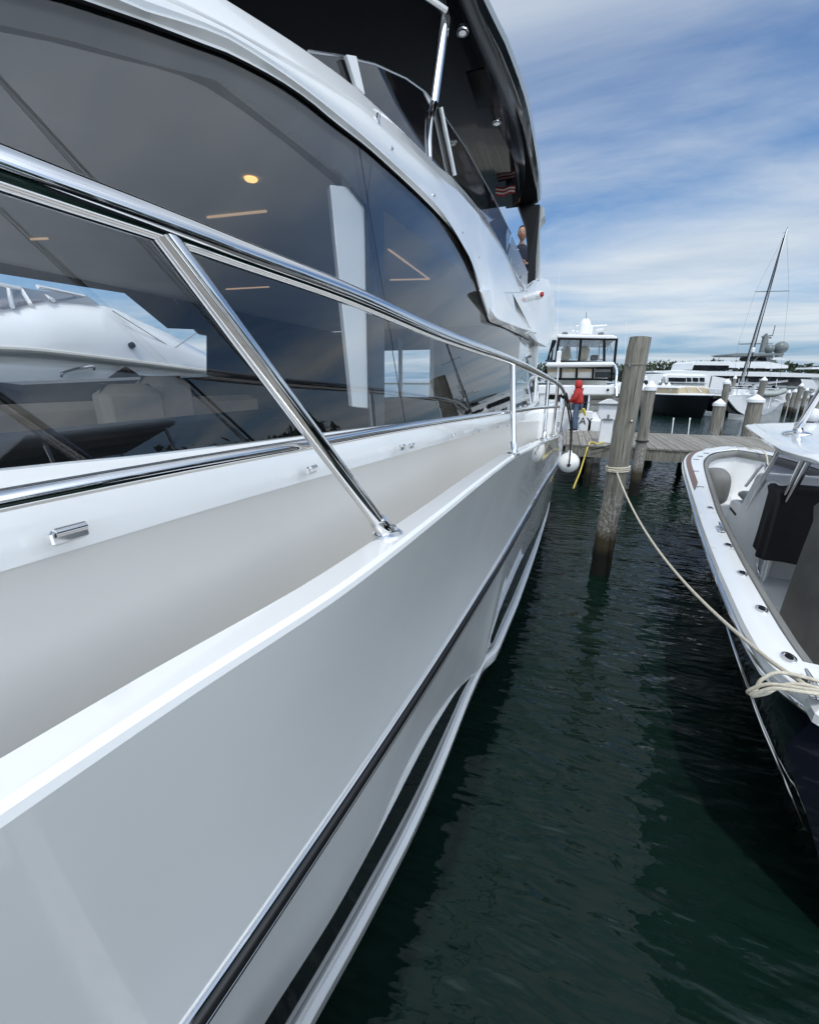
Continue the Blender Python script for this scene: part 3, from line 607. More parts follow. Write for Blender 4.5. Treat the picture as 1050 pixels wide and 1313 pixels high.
# striped strands added to imitate a flag mirrored in the black hardtop lining
fl = empty('flag_reflection', tuple(atZ(648, 248, HB - .05)), 'red and white stripes imitating a flag mirrored in the black hardtop', 'flag')
p = atZ(648, 243, HB - .1)
for k in range(5):
    m = MB(); m.tube(spline([p + V3(-.13, 0, .04 - .02 * k), p + V3(-.03, .02, .025 - .02 * k), p + V3(.06, 0, .03 - .018 * k), p + V3(.12, 0, .02 - .018 * k)], 4), .010, 8); m.build('stripe', [REDC, VINYLW][k % 2], fl)
m = MB(); m.tube([p + V3(.0, .0, .05), p + V3(.08, 0, .045)], .022, 8); m.build('canton', NAVYC, fl)
# ------------------------------------------------ guard rail
rl = lambda px, py: atP(px, py, -.625, .118, 0)
TR = [rl(*p) for p in [(-70, 190), (0, 216), (100, 251), (200, 286), (300, 323), (420, 367), (560, 427), (657, 463), (695, 481)]] + [atY(710, 489, 4.4), atY(719, 497, 4.95), atY(723, 507, 5.25), atY(724, 520, 5.33)]
TR = [TR[0] + V3(-.9, -2.6, .0), TR[0] + V3(-.35, -1.2, .01)] + TR
TC = Curve(TR); TRs = [TC(y) for y in list(np.linspace(TR[0][1], .2, 12)) + list(np.linspace(.25, 4.9, 60)) + list(np.linspace(4.95, TR[-1][1], 14))]
m = MB(); m.tube(TRs, .0235, 20); gr = m.build('guard_rail', CHROME, Y1)
MRp = [atP(*p, -.62, .118, 0) for p in [(-70, 656), (0, 642), (190, 606), (404, 568), (500, 551), (654, 528), (690, 523)]] + [atY(708, 522, 4.4), atY(716, 522, 4.9)]
MRp = [MRp[0] + V3(-.6, -1.8, 0)] + MRp
MC = Curve(MRp); m = MB(); m.tube([MC(y) for y in np.linspace(MRp[0][1], MRp[-1][1], 70)], .0135, 16); m.build('middle_rail', CHROME, gr)
def stanchion(foot, top, r=.0165):
    m = MB(); d = (top - foot) / np.linalg.norm(top - foot)
    m.tube([foot + d * .03, top], r, 16); m.lathe([(r * 1.75, -.012), (r * 1.75, .0), (r * 1.35, .006), (r * 1.3, .062), (r * 1.02, .072)], foot, 20, axis=d); m.lathe([(r * 2.3, -.004), (r * 2.3, .004), (r * 1.7, .012)], foot, 20)
    m.build('stanchion', CHROME, gr)
def dk(px, py): q = on_sheer(px, py, lambda Y: D_(Y)[2] + .004); return q
f1 = dk(497, 684); stanchion(f1, rl(203, 290) + V3(0, 0, -.004), .0185)
f2 = dk(658, 582); stanchion(f2, rl(657, 465))
stanchion(dk(697, 563), atY(703, 486, 4.1)); stanchion(dk(708, 558), atY(715, 494, 4.7))
stanchion(dk(717, 555), atY(723.5, 512, 5.3))
stanchion(V3(-.64, -.7, D_(-.7)[2]), V3(-.86, -1.25, 3.235))
# fittings on the white ledge
def fitting(px, py, L=.062, r=.0085):
    p = atP(px, py, -.855, .067, -.08); m = MB(); a = V3(.02, 1, -.03) * L / 2
    m.tube([p - a * .8 + V3(.012, 0, .014), p + a * .8 + V3(.012, 0, .014)], r, 10); m.box(p + V3(.004, 0, .004), (.016, L, .028), ch=.005); m.build('courtesy_light', CHROME, Y1)
fitting(87, 687)
for px, py in [(398, 604), (514, 575), (526, 573), (580, 560), (613, 553), (637, 548), (650, 546)]: fitting(px, py, .042, .0065)
# ------------------------------------------------ fender and its lanyards
fc = atY(729, 593, 5.55); fc[0] = max(fc[0], D_(5.55)[0] + .135)
fe = empty('boat_fender', tuple(fc), 'round white boat fender hanging on black lanyards at the yacht side', 'fender')
m = MB(); m.ball(fc, .128, 28, 18); m.build('ball', FENDW, fe)
m = MB(); m.lathe([(.035, .10), (.03, .125), (.022, .15), (.012, .155)], fc, 14); m.build('neck', VINYLW, fe)
m = MB(); m.tube(spline([fc + V3(0, 0, .15), fc + V3(-.03, -.02, .45), TR[-2] + V3(.02, 0, -.02)], 6), .010, 8); m.tube(spline([fc + V3(.0, -.12, .0), fc + V3(.0, -.13, .10), fc + V3(-.02, -.04, .5), TR[-2] + V3(.035, 0, -.01)], 6), .009, 8); m.ball(fc + V3(.0, -.13, -.01), .022, 10, 8); m.ball(TR[-2], .04, 10, 8); m.build('lanyard', ROPEB, fe)

# ================================================================== WHITE YACHT ON THE FAR SIDE (seen through the cabin)
XB = -7.2
B2r = empty('sportfishing_boat', (XB - 2.2, 6, 0), 'white sportfishing boat moored beyond the yacht and seen through its cabin windows', 'motor boat')
def q(px, py, X=XB): return atX(px, py, X)
m = MB()
for side in (0,):
    top = [q(-80, 392), q(20, 398), q(75, 386), q(150, 392), q(190, 410), q(230, 428), q(275, 452)]
    bot = [q(-80, 446), q(20, 449), q(75, 454), q(150, 463), q(190, 468), q(230, 473), q(275, 478)]
    m.grid([[b + V3(.12, 0, 0), b * .55 + a * .45 + V3(.05, 0, 0), a + V3(-.25, 0, 0), a + V3(-1.2, 0, .12), a + V3(-2.6, 0, .15)] for a, b in zip(spline(top, 4), spline(bot, 4))])
m.build('deckhouse', GEL, B2r, ang=50)
m = MB(); m.tube(spline([b + V3(.14, 0, 0) for b in bot], 4), .045, 8); m.build('sheer_moulding', LIGHTWALL, B2r)
m = MB(); m.grid([[b + V3(.0, 0, -.03), b + V3(.10, 0, -.25), b + V3(-.05, 0, -.7), V3(b[0] - .3, b[1], 1.2), V3(b[0] - .6, b[1], -.4)] for b in spline(bot, 4)]); m.build('hull', GEL, B2r, ang=50)
m = MB(); p = q(92, 478); m.tube(spline([p + V3(.14, -.25, -.06), p + V3(.17, -.2, .0), p + V3(.17, .2, .1), p + V3(.14, .25, .05)], 4), .025, 8); m.build('hull_handle', CHROME, B2r)
m = MB()
for a, b in [((8, 395), (18, 360)), ((28, 392), (45, 364)), ((52, 390), (62, 368)), ((80, 384), (88, 374)), ((5, 362), (60, 366)), ((60, 366), (140, 377))]: m.tube([q(*a) + V3(-.2, 0, 0), q(*b) + V3(-.6, 0, 0)], .03, 6)
m.build('screen_frame', GEL, B2r)
m = MB(); m.grid([[q(*a) + V3(-.22, 0, 0), q(*b) + V3(-.62, 0, 0)] for a, b in [((-40, 392), (-30, 352)), ((20, 396), (30, 358)), ((75, 384), (82, 368)), ((140, 390), (145, 376))]]); m.build('screen', SMOKE, B2r)
m = MB(); m.tube([q(254, 472) + V3(.3, 0, 0), q(264, 440) + V3(.3, 0, 0), q(275, 405) + V3(.3, 0, 0)], .02, 8); m.tube([q(150, 398) + V3(-.1, 0, 0), q(246, 462) + V3(.0, 0, 0)], .008, 6); m.tube([q(220, 446) + V3(.1, 0, 0), q(262, 416) + V3(.1, 0, 0)], .012, 6); m.build('rod_rack', STEELB, B2r)
m = MB(); p = q(164, 443); m.lathe([(.05, -.05), (.05, .03), (.02, .045)], p + V3(.1, 0, 0), 14, axis=(1, 0, .3)); m.build('deck_fitting', BLACKM, B2r)
m = MB(); m.prism([q(128, 486) + V3(.2, 0, 0), q(152, 470) + V3(.2, 0, 0), q(176, 486) + V3(.2, 0, 0)], (-.05, 0, 0)); m.build('side_vent', BLACKM, B2r)

# ================================================================== DOCK
DZ = EYE - 1.75
dock = empty('wooden_dock', (5.0, 14.5, 0), 'weathered grey plank dock crossing behind the boats with a rough timber edge', 'dock')
m = MB(); x = -5.0; tones = []; Yf = lambda x: 12.75 - .03 * x; Yb = lambda x: 16.55 + .0 * x
while x < 20:
    wd_ = rng.uniform(.185, .2); n0 = len(m.f); g = rng.uniform(-.004, .004); sk = .0
    m.prism([(x, Yf(x) + rng.uniform(-.02, .02), DZ + g), (x + wd_ - .014, Yf(x) + rng.uniform(-.02, .02), DZ + g + rng.uniform(-.003, .003)), (x + wd_ - .014, Yb(x), DZ + g), (x, Yb(x), DZ + g)], (0, 0, -.045))
    tones += [rng.uniform(0, .75)] * (len(m.f) - n0); x += wd_
pl = m.build('deck_planks', PLANK, dock, fixn=False, smooth=False)
at = pl.data.attributes.new('tone', 'FLOAT', 'FACE'); at.data.foreach_set('value', tones)
m = MB()
for x0 in (-5, 0.2, 5.2, 10.2, 15.2):
    a, b = x0, min(x0 + 4.98, 20); m.prism([(a, Yf(a) + .03, DZ - .05), (b, Yf(b) + .03, DZ - .05), (b, Yf(b) + .03, DZ - .34 + rng.uniform(-.01, .01)), (a, Yf(a) + .03, DZ - .34)], (0, .07, 0))
m.build('edge_board', PILEB, dock, smooth=False)
m = MB()
for y in (13.6, 14.6, 15.6, 16.4): m.box((7.5, y, DZ - .2), (25, .09, .28))
m.build('joist', PILEB, dock, smooth=False)
for x in (-2, .9, 4.0, 6.9, 10, 13.5, 17):
    for y in (13.0, 16.2):
        m = MB(); m.tube([(x, y, DZ - .1), (x, y, -1.5)], .10, 12); m.build('support_post', PILE, dock)

def piling(px, Y, ptop, pxtop, rad, label, group, cap=False, lean=None, base_z=0.0, bot=None):
    """px,bot: where the shaft meets water (photo point), top at photo row ptop"""
    b = atY(px, bot, Y) if bot else None
    t = atY(pxtop, ptop, Y)
    if b is None: b = V3(t[0], Y, 0)
    else: b = b + (t - b) * ((-b[2]) / (t[2] - b[2]))
    d = (t - b); o = empty('capped_piling' if cap else 'mooring_piling', tuple(b), label, 'piling', group)
    L = np.linalg.norm(d); ax = d / L; n = 26; m = MB()
    pts, rr_ = [], []
    for i in range(n):
        k = i / (n - 1); pts.append(b - ax * .9 + (d + ax * .9) * k + V3(rng.normal() * .004, rng.normal() * .004, 0)); rr_.append(rad * (1.06 - .1 * k + rng.normal() * .008))
    if not cap: rr_[-1] *= .97
    m.tube(pts, rr_, 22); m.build('shaft', PILE, o)
    if cap:
        m = MB(); m.lathe([(rad * 1.10, -.09), (rad * 1.14, -.09), (rad * 1.12, .0), (rad * .98, .02), (rad * .12, .15), (.008, .155)], t, 22); m.build('cap', PLASTW, o)
    return o, b, t
mp_, mb_, mt_ = piling(768, 6.8, 433, 820.5, .145, 'tall bare grey piling in the middle with a rope looped round it', 'mooring pilings', bot=738)
m = MB(); m.lathe([(.1445, -.02), (.147, -.012), (.147, .0), (.1445, .006)], mb_ + (mt_ - mb_) * .905, 22, axis=mt_ - mb_); m.build('growth_ring', PILEB, mp_)
for k, (z_, a_) in enumerate(((2.45, -1.2), (1.7, -1.9), (3.2, -2.2))):
    c = mb_ + (mt_ - mb_) * (z_ / mt_[2]); m = MB(); d_ = V3(math.cos(a_), math.sin(a_), 0); m.lathe([(.018, -.02), (.018, .008), (.008, .014)], c + d_ * .147, 10, axis=tuple(d_)); m.build('bolt', STEELB, mp_)
p2, b2, t2 = piling(816, 12.35, 496, 834, .13, 'shorter piling just left of the bow dock edge with a thin line tied round it', 'mooring pilings', cap=True, bot=606)
m = MB(); q2 = b2 + (t2 - b2) * .52; m.lathe([(.15, -.02), (.165, 0), (.15, .02)], q2, 18); m.build('thin_line', ROPEB, p2)
piling(828, 17.2, 497, 824, .13, 'capped piling half hidden behind the shorter roped piling', 'capped pilings', cap=True, bot=560)
piling(914, 17.3, 517, 922, .165, 'white capped piling standing at the dock back edge nearest the black bow', 'capped pilings', cap=True, bot=557)
piling(958, 16.9, 512, 969, .22, 'thickest white capped piling behind the small boat roof', 'capped pilings', cap=True, bot=566)
piling(925, 24, 490, 932, .14, 'tall thin capped piling beyond the dock beside the black hull', 'capped pilings', cap=True, bot=528)

# stakes, cable, pedestals on the dock
for i, (px, lab) in enumerate(((861, 'left one of two thin white stakes at the dock back edge'), (882, 'right one of two thin white stakes at the dock back edge'))):
    a = atY(px, 557, 16.6); b = atY(px + 2, 538, 16.6); o = empty('white_stake', tuple(a), lab, 'stake', 'thin white stakes'); m = MB(); m.tube([a + V3(0, 0, -.1), b], .018, 8); m.build('pole', PLASTW, o); m = MB(); m.lathe([(.026, 0), (.026, .05), (.01, .06)], b, 10); m.build('cap', PLASTW, o)
def pedestal(px, py, w, h, lab):
    a = atZ(px, py, DZ); o = empty('power_pedestal', tuple(a), lab, 'pedestal', 'shore power pedestals')
    m = MB(); m.box(a + V3(0, 0, h * .27), (w * .62, w * .62, h * .54), ch=.015); m.build('base', PLASTW, o)
    m = MB(); m.prism([a + V3(-w * .36, -w * .36, h * .54), a + V3(w * .36, -w * .36, h * .54), a + V3(w * .55, -w * .36, h * .66), a + V3(w * .5, -w * .36, h * .88), a + V3(-w * .5, -w * .36, h * .88), a + V3(-w * .55, -w * .36, h * .66)], (0, w * .72, 0)); m.build('head', PLASTW, o, bevel=.01)
    m = MB(); m.box(a + V3(0, 0, h * .895), (w * 1.2, w, .035), ch=.008); m.build('shelf', GREYP, o)
    m = MB(); m.prism([a + V3(-w * .55, -w * .45, h * .91), a + V3(w * .55, -w * .45, h * .91), a + V3(w * .1, -w * .45, h * 1.0), a + V3(-w * .1, -w * .45, h * 1.0)], (0, w * .9, 0)); m.build('roof', PLASTW, o)
    m = MB(); m.box(a + V3(0, -w * .37, h * .60), (w * .12, .03, h * .12), ch=.01); m.box(a + V3(0, -w * .37, h * .55), (w * .5, .04, .05), ch=.01); m.build('socket', GREYP, o)
pedestal(774, 567, .52, 1.24, 'white shore power pedestal with a roof cap at the dock edge')
cb = [atZ(776, 566, DZ + .02), atZ(766, 569, DZ + .02), atZ(757, 567, DZ + .03), atY(753, 574, 12.72), atY(748, 590, 12.6), atY(743, 606, 12.3), atY(738, 618, 11.5), atY(735, 626, 10.8)]
m = MB(); m.tube(spline(cb, 6), .022, 10); o = m.build('power_cable', YELLOW); tag(o, 'yellow shore power cable drooping from the dock edge into the water', 'cable')
a = atZ(745, 551, DZ); m = MB(); m.tube(spline([a + V3(-.12, 0, .62), a + V3(-.02, -.05, .75), a + V3(.06, 0, .55), a + V3(.0, .05, .45)], 6), .045, 8); o = m.build('cable_coil', YELLOW); 
tag(o, 'yellow cable coil hung on the white transom behind the person in red', 'cable')
bx_ = empty('dock_hose_line', tuple(atY(800, 568, 12.7)), 'thin black line drooping along the dock edge board', 'line'); m = MB(); m.tube(spline([atY(757, 577, 12.68), atY(770, 574, 12.68), atY(785, 570, 12.68), atY(800, 564, 12.68)], 5), .014, 8); m.build('strand', ROPEB, bx_)

# ================================================================== CENTRE CONSOLE BOAT (right)
CA, CB_ = np.array([2.42, 2.1]), np.array([3.36, 10.15]); CU = (CB_ - CA) / np.linalg.norm(CB_ - CA); CL = np.linalg.norm(CB_ - CA)
CV = np.array([CU[1], -CU[0]])
ccr = math.atan2(-CU[0], CU[1])
cc = empty('center_console_boat', (CA[0], CA[1], 0), 'navy hulled open boat with white deck and hard top moored on the right', 'boat', rz=ccr)
gz = lambda Y: EYE - 1.5 + .2 * min(1, max(0, (Y - 2) / 8))
def loc(p): d = np.array(p[:2]) - CA; return np.array([d @ CV, d @ CU, p[2]])
gp = [loc(on_sheer(*p, gz)) for p in [(1030, 905), (985, 852), (950, 790), (925, 735), (905, 685), (890, 640), (880, 608), (877, 592), (884, 582), (900, 577), (916, 574)]]
us = np.array([p[1] for p in gp] + [CL - .06, CL]); hs = np.array([-p[0] for p in gp] + [.16, 0.0])
_s = np.argsort(us); us, hs = us[_s], hs[_s]
hb = lambda u: max(0.0, float(Curve._pchip(us, hs, u)))
zg = lambda u: gz(CA[1] + u * CU[1])
US = list(np.linspace(-.05, .2, 4)) + list(np.linspace(.4, 6.4, 30)) + list(np.linspace(6.5, CL - .25, 18)) + list(np.linspace(CL - .2, CL, 12))
def half(u, off=0.0):
    h = hb(max(u, .06)); 
    if u < .25: h -= .12 * ((.25 - u) / .3) ** 2
    return max(0, h - off)
def cbuild(mm, name, material, **k): return mm.build(name, material, cc, local=True, **k)
# hull sides
m = MB(); rows = []
for u in US:
    h = half(u); z = zg(u); f = (u / CL); hg = h; h = max(h, hb(max(u, .25)) - .02) if u < .25 else h; w_ = max(0, h - .52 - .35 * f ** 2 * (h > 0)); wl_ = max(0, w_ * (1 - f ** 6)); yb = u - .9 * f ** 5
    rows.append([(-hg, u, z - .02), (-max(0, h - .05 - .06 * f), u - .08 * f ** 5, z - .28), (-max(0, h * .6 + w_ * .4 - .05), u - .35 * f ** 5, z - .75), (-w_, yb, .12), (-max(0, w_ - .25), yb - .1 * f, -.35)])
m.grid(rows); m.mirror_x(0)
e0, e1 = rows[0], [(-p[0], p[1], p[2]) for p in rows[0]]; m.poly(e0 + e1[::-1]); cbuild(m, 'hull', NAVY, ang=50)
# gunwale cap, rub strip, coaming pad, liner, sole
cw_ = lambda u: .175 + .14 * min(1, max(0, (u - 3.2) / 4))
def inner(u): 
    return max(0, half(u, cw_(u)))
UI = [u for u in US if u <= CL - .42]
m = MB(); rows = []
ue = CL - .42
for u in US:
    ui = min(u, ue); hi = inner(ui) * (1 if u <= ue else 0) if u > ue else inner(u)
    if u > ue - .5: hi = inner(min(u, ue)) * math.sqrt(max(0, 1 - ((min(u, ue) - (ue - .5)) / .5) ** 2))
    z = zg(u); h = half(u)
    rows.append([(-h - .012, u, z - .05), (-h - .02, u, z - .02), (-h - .008, u, z + .012), (-h + .03, u, z + .025), (-(h * .5 + hi * .5), min(u, .5 * u + .5 * ui + .1), z + .035), (-min(h, hi + .015), ui + (0 if u <= ue else 0), z + .03), (-min(h, hi), ui, z + .012)])
m.grid(rows); m.mirror_x(0); m.box((0, .1, zg(0) - .03), (2 * half(.1) - .1, .46, .11), ch=.03); cap = cbuild(m, 'gunwale', GEL, ang=30)
m = MB(); m.tube([(-half(u) - .016, u, zg(u) - .06) for u in US] , .018, 8); m.mirror_x(0); cbuild(m, 'rub_strip', CHROME)
m = MB(); m.tube([(-max(0, hb(max(u, .25)) * .6 + .4 * (hb(max(u, .25)) - .52 - .35 * (u / CL) ** 2) - .05) - .008, u - .35 * (u / CL) ** 5, zg(u) - .75) for u in [-.05] + [q for q in US if .3 < q < 2.1]], .010, 8); cbuild(m, 'spray_strip', CHROME)
def hin(u):
    v = inner(u)
    if u > ue - .5: v = inner(min(u, ue)) * math.sqrt(max(0, 1 - ((min(u, ue) - (ue - .5)) / .5) ** 2))
    return v
UL = list(np.linspace(.34, ue - .5, 30)) + list(np.linspace(ue - .46, ue, 12))
m = MB(); m.tube([(-hin(u) + .035, u, zg(u) - .06) for u in UL] + [(hin(u) - .035, u, zg(u) - .06) for u in UL[::-1]], .05, 10, flat=1.3); cbuild(m, 'coaming_bolster', PAD)
SOLE = EYE - 2.35
zs = lambda u: SOLE + .12 * max(0, (u - 5.2) / 2)
m = MB(); m.grid([[(-hin(u) - .02, u, zg(u) - .02), (-hin(u) + .02, u, zg(u) - .12), (-max(0, min(hin(u) - .02, hb(u) - .33 - .25 * (u / CL) ** 2)), u, zs(u) + .25), (-max(0, min(hin(u) - .06, hb(u) - .47 - .35 * (u / CL) ** 2)), u, zs(u) + .02), (0, u, zs(u))] for u in UL]); m.mirror_x(0); m.box((0, .35, SOLE + .35), (2 * hin(.4) - .5, .04, .85)); cbuild(m, 'cockpit_liner', GEL, ang=40)
# mauve strip on the bow gunwale
m = MB(); m.grid([[(-half(u) + .02, u, zg(u) + .0295), (-half(u) + .02 + .075 * min(1, (u - 4.0) / .5 + .15), u, zg(u) + .033)] for u in np.linspace(4.0, CL - .75, 24)]); m.v = [(p[0], p[1], p[2]) for p in m.v]; m.mirror_x(0); cbuild(m, 'nonskid_strip', MAUVE)
# rod holders, cleats, small fittings on the cap
for px, py in [(910, 651), (933, 699), (951, 735), (976, 781), (1011, 843)]:
    w0 = on_sheer(px, py, lambda Y: gz(Y) + .034); p = loc(w0); m = MB(); m.lathe([(.022, -.05), (.034, .0), (.033, .005), (.024, .007), (.021, -.02), (.003, -.03)], p, 20, sy=1.5); hh = cbuild(m, 'rod_holder', CHROME)
    m = MB(); m.lathe([(.019, .004), (.017, .0075), (.003, .0078)], p, 16, sy=1.5); m.build('opening', BLACKM, hh, local=True)
for px, py in [(892, 589), (891, 604), (897, 624), (897, 585), (905, 581)]:
    p = loc(on_sheer(px, py, lambda Y: gz(Y) + .034)); m = MB(); m.box(p, (.09, .03, .012), ch=.004); cbuild(m, 'deck_fitting', STEELB)
def cleat(p, name='cleat'):
    m = MB(); m.box(p + V3(0, 0, .006), (.06, .16, .012), ch=.004)
    for s in (-1, 1): m.tube([p + V3(0, s * .035, 0), p + V3(0, s * .035, .035)], .010, 8)
    m.tube([p + V3(0, -.11, .045), p + V3(0, -.05, .04), p + V3(0, .05, .04), p + V3(0, .11, .045)], [.007, .012, .012, .007], 8); return cbuild(m, name, CHROME)
cl1 = loc(on_sheer(923, 679, lambda Y: gz(Y) + .034)); cleat(cl1)
cl2 = loc(on_sheer(1040, 885, lambda Y: gz(Y) + .034)); cleat(cl2); cleat(cl2 * V3(-1, 1, 1)); cleat(cl1 * V3(-1, 1, 1))
for u in (1.9, 3.0):
    m = MB(); m.grid([[(-half(u + d) - .01, u + d, zg(u) + .020), (-half(u + d) + .13, u + d, zg(u) + .0345), (-inner(u + d), u + d, zg(u) + .0325)] for d in (-.003, .003)]); cbuild(m, 'deck_seam', GREYP)
# bow cushions
for s in (-1, 1): m = MB(); m.ball((s * .64, 5.55, SOLE + .72), 1, 24, 14, sc=(.17, .34, .30)); m.v = [(s * .64 + (abs((p[0] - s * .64) / .17) ** .6) * .17 * (1 if p[0] > s * .64 else -1), 5.55 + (abs((p[1] - 5.55) / .34) ** .6) * .34 * (1 if p[1] > 5.55 else -1), SOLE + .72 + (abs((p[2] - SOLE - .72) / .30) ** .7) * .30 * (1 if p[2] > SOLE + .72 else -1)) for p in m.v]; cbuild(m, 'bow_backrest', PAD, ang=80)
for s in (-1, 1): m = MB(); m.box((s * .55, 6.1, SOLE + .32), (.5, 1.7, .5), ch=.05, rz=s * .12); cbuild(m, 'bow_seat', GEL, bevel=.02)
# console with forward seat
m = MB()
m.prism([(-.46, 3.5, SOLE), (-.46, 5.35, SOLE), (-.46, 5.3, SOLE + .62), (-.46, 4.75, SOLE + .66), (-.46, 4.35, SOLE + 1.22), (-.46, 3.5, SOLE + 1.24)], (.92, 0, 0)); cbuild(m, 'console', GELM, bevel=.05)
m = MB(); m.box((0, 5.02, SOLE + .72), (.8, .46, .12), ch=.04); m.box((0, 4.72, SOLE + .92), (.7, .12, .42), ch=.05); cbuild(m, 'forward_seat', PAD, bevel=.02)
m = MB(); m.box((0, 4.1, SOLE + .06), (1.2, 2.9, .12), ch=.03); cbuild(m, 'console_plinth', GEL, bevel=.03)
m = MB()
for k in range(3): m.box((-.465, 4.85 + .13 * k, SOLE + .5), (.012, .1, .03))
cbuild(m, 'vent_slots', BLACKM)
m = MB(); m.grid([[(x, 4.3 - .1 * abs(x) - .05, SOLE + 1.24), (x * .95, 4.05 - .1 * abs(x), SOLE + 1.52)] for x in np.linspace(-.42, .42, 9)]); cbuild(m, 'console_screen', SMOKE)
# covers
def cover(x0, x1, y0, y1, z0, z1, tx, ty, seed, n=14):
    r = np.random.default_rng(seed); m = MB(); rows = []
    per = [(x0 + (x1 - x0) * t, y0) for t in np.linspace(0, 1, n)[:-1]] + [(x1, y0 + (y1 - y0) * t) for t in np.linspace(0, 1, n)[:-1]] + [(x1 + (x0 - x1) * t, y1) for t in np.linspace(0, 1, n)[:-1]] + [(x0, y1 + (y0 - y1) * t) for t in np.linspace(0, 1, n)]
    cx, cy = (x0 + x1) / 2, (y0 + y1) / 2; ph = r.uniform(0, 6, 3)
    for k, t in enumerate([0, .12, .3, .5, .7, .86, .95, .99, 1, 1, 1]):
        s = 1 - .04 * t if t < .95 else [1, .96, .9, .6, .25][[.95, .99].index(t) if t in (.95, .99) else k - 6]
        row = []
        for i, (x, y) in enumerate(per):
            a = i / (len(per) - 1) * 2 * math.pi; fold = .022 * (1 - t) * math.sin(9 * a + ph[0]) + .012 * math.sin(5 * a + ph[1] + 3 * t)
            px_ = cx + (x - cx) * (s + fold) + tx * t; py_ = cy + (y - cy) * (s + fold) + ty * t
            row.append((px_, py_, z0 + (z1 - z0) * min(1, t + .0) + (.03 * math.sin(3 * a + ph[2]) if t == 0 else 0) + (.02 if k > 8 else 0)))
        rows.append(row)
    m.grid(rows); m.poly(rows[-1][:-1]); return m
cbuild(cover(-.50, .50, 3.15, 3.62, SOLE + .42, SOLE + 1.22, 0, .06, 1), 'console_cover', CHARC, ang=60)
cbuild(cover(-.66, .66, .95, 1.95, SOLE + .08, SOLE + 1.42, .05, .12, 2), 'seat_cover', CANVAS, ang=60)
# hard top and its pipework
TT = EYE - .55
pa = [loc(atZ(px, py, TT)) for px, py in [(955, 543), (1003, 574), (1030, 583)]]
tl_ = [loc(atZ(px, py, TT)) for px, py in [(1050, 585.5), (1032, 583), (1003, 574.5), (980, 561), (962, 549), (956, 544)]]
tu, tv = np.array([p[1] for p in tl_]), np.array([-p[0] for p in tl_]); o_ = np.argsort(tu); tu, tv = tu[o_], tv[o_]
yf_, yr_ = tu[-1] + .06, tu[0]
def topo(u): return float(np.interp(u, tu, tv)) - (.10 if u > tu[-1] + .03 else 0)
m = MB(); rows = []
for t in [0, .015, .05, .15, .3, .45, .6, .75, .88, .95, .985, 1]:
    u = yr_ + (yf_ - yr_) * t; h = topo(u); e = .0 if .0 < t < 1 else .03
    cr = lambda x: .045 * (1 - (x / h) ** 2)
    rows.append([(x * h, u, TT - .07 + (e)) for x in (0,)] + [(-h + .05, u, TT - .07 + e), (-h + .01, u, TT - .05), (-h, u, TT - .02 - e * .5), (-h + .03, u, TT - e * .3)] + [(-h * k, u, TT + .045 * (1 - k * k) - e * .3) for k in (.85, .6, .3, 0)])
m.grid(rows); m.poly(rows[0]); m.poly(rows[-1]); m.mirror_x(0); cbuild(m, 'hard_top', GEL, ang=40)
def pipe(pts, r=.024, name='top_leg'):
    m = MB(); m.tube(pts, r, 12); cbuild(m, name, CHROME)
for s in (-1, 1):
    b = loc(atZ(957, 655, SOLE + .66)); mid = loc(atY(1003, 567, 5.6)); top = mid + (mid - b) * ((TT - .06 - mid[2]) / (mid[2] - b[2]))
    f = lambda p: V3(p[0] if s < 0 else -p[0], p[1], p[2])
    pipe([f(b), f(top)]); pipe(spline([f(b * .4 + top * .6), f(b * .3 + top * .7) + V3(0, .28, -.05), f(b * .62 + top * .38) + V3(0, .55, -.1)], 6), .018, 'top_brace')
    b = loc(atY(1003, 645, 5.5)); t_ = loc(atY(1031, 585, 4.7)); t_ = b + (t_ - b) * ((TT - .06 - b[2]) / (t_[2] - b[2]))
    pipe([f(b) + V3(0, 0, -.9), f(b), f(t_)]); pipe([f(b) + V3(0, -.1, -.9), f(b) + V3(0, -.1, 0), f(t_) + V3(0, -.14, 0)])
    pipe(spline([f(b) + V3(-.02 * s, .05, -.25), f(b) + V3(.05 * s, .12, -.45), f(b) + V3(.04 * s, .1, -.8), f(b) + V3(-.02 * s, -.05, -.95)], 6), .015, 'grab_rail')
# outriggers on the top
for s in (-1, 1):
    b = loc(atZ(1021, 556, TT + .03)); b = V3(b[0] if s < 0 else -b[0], b[1], b[2])
    m = MB(); m.lathe([(.12, -.01), (.12, .008), (.09, .02), (.045, .03), (.035, .07), (.04, .085), (.02, .10)], b, 22); ob = cbuild(m, 'outrigger_base', CHROME)
    tip = b + V3(-.1, -4.3, 5.6); mid = b * .86 + tip * .14
    m = MB(); m.tube([b + V3(0, 0, .06), mid], .03, 12); m.ball(b + V3(0, 0, .085), .042, 12, 8); m.build('elbow', CHROME, ob, local=True)
    m = MB(); m.tube([mid * .99 + b * .01, tip], [.021, .012], 10); m.build('pole', CHROME, ob, local=True)
p = loc(atZ(1038, 540, TT + .03)); m = MB(); m.lathe([(.07, 0), (.085, .03), (.085, .10), (.05, .16), (.01, .17)], p, 18); cbuild(m, 'antenna_dome', PLASTW)
# white bow line inside the boat
a = loc(atZ(958, 575, EYE - 1.27)); m = MB(); m.tube(spline([a, a + V3(.1, -.5, .05), a + V3(.12, -.9, -.1), a + V3(.1, -1.1, -.5)], 6), .012, 8); cbuild(m, 'bow_line', ROPE)

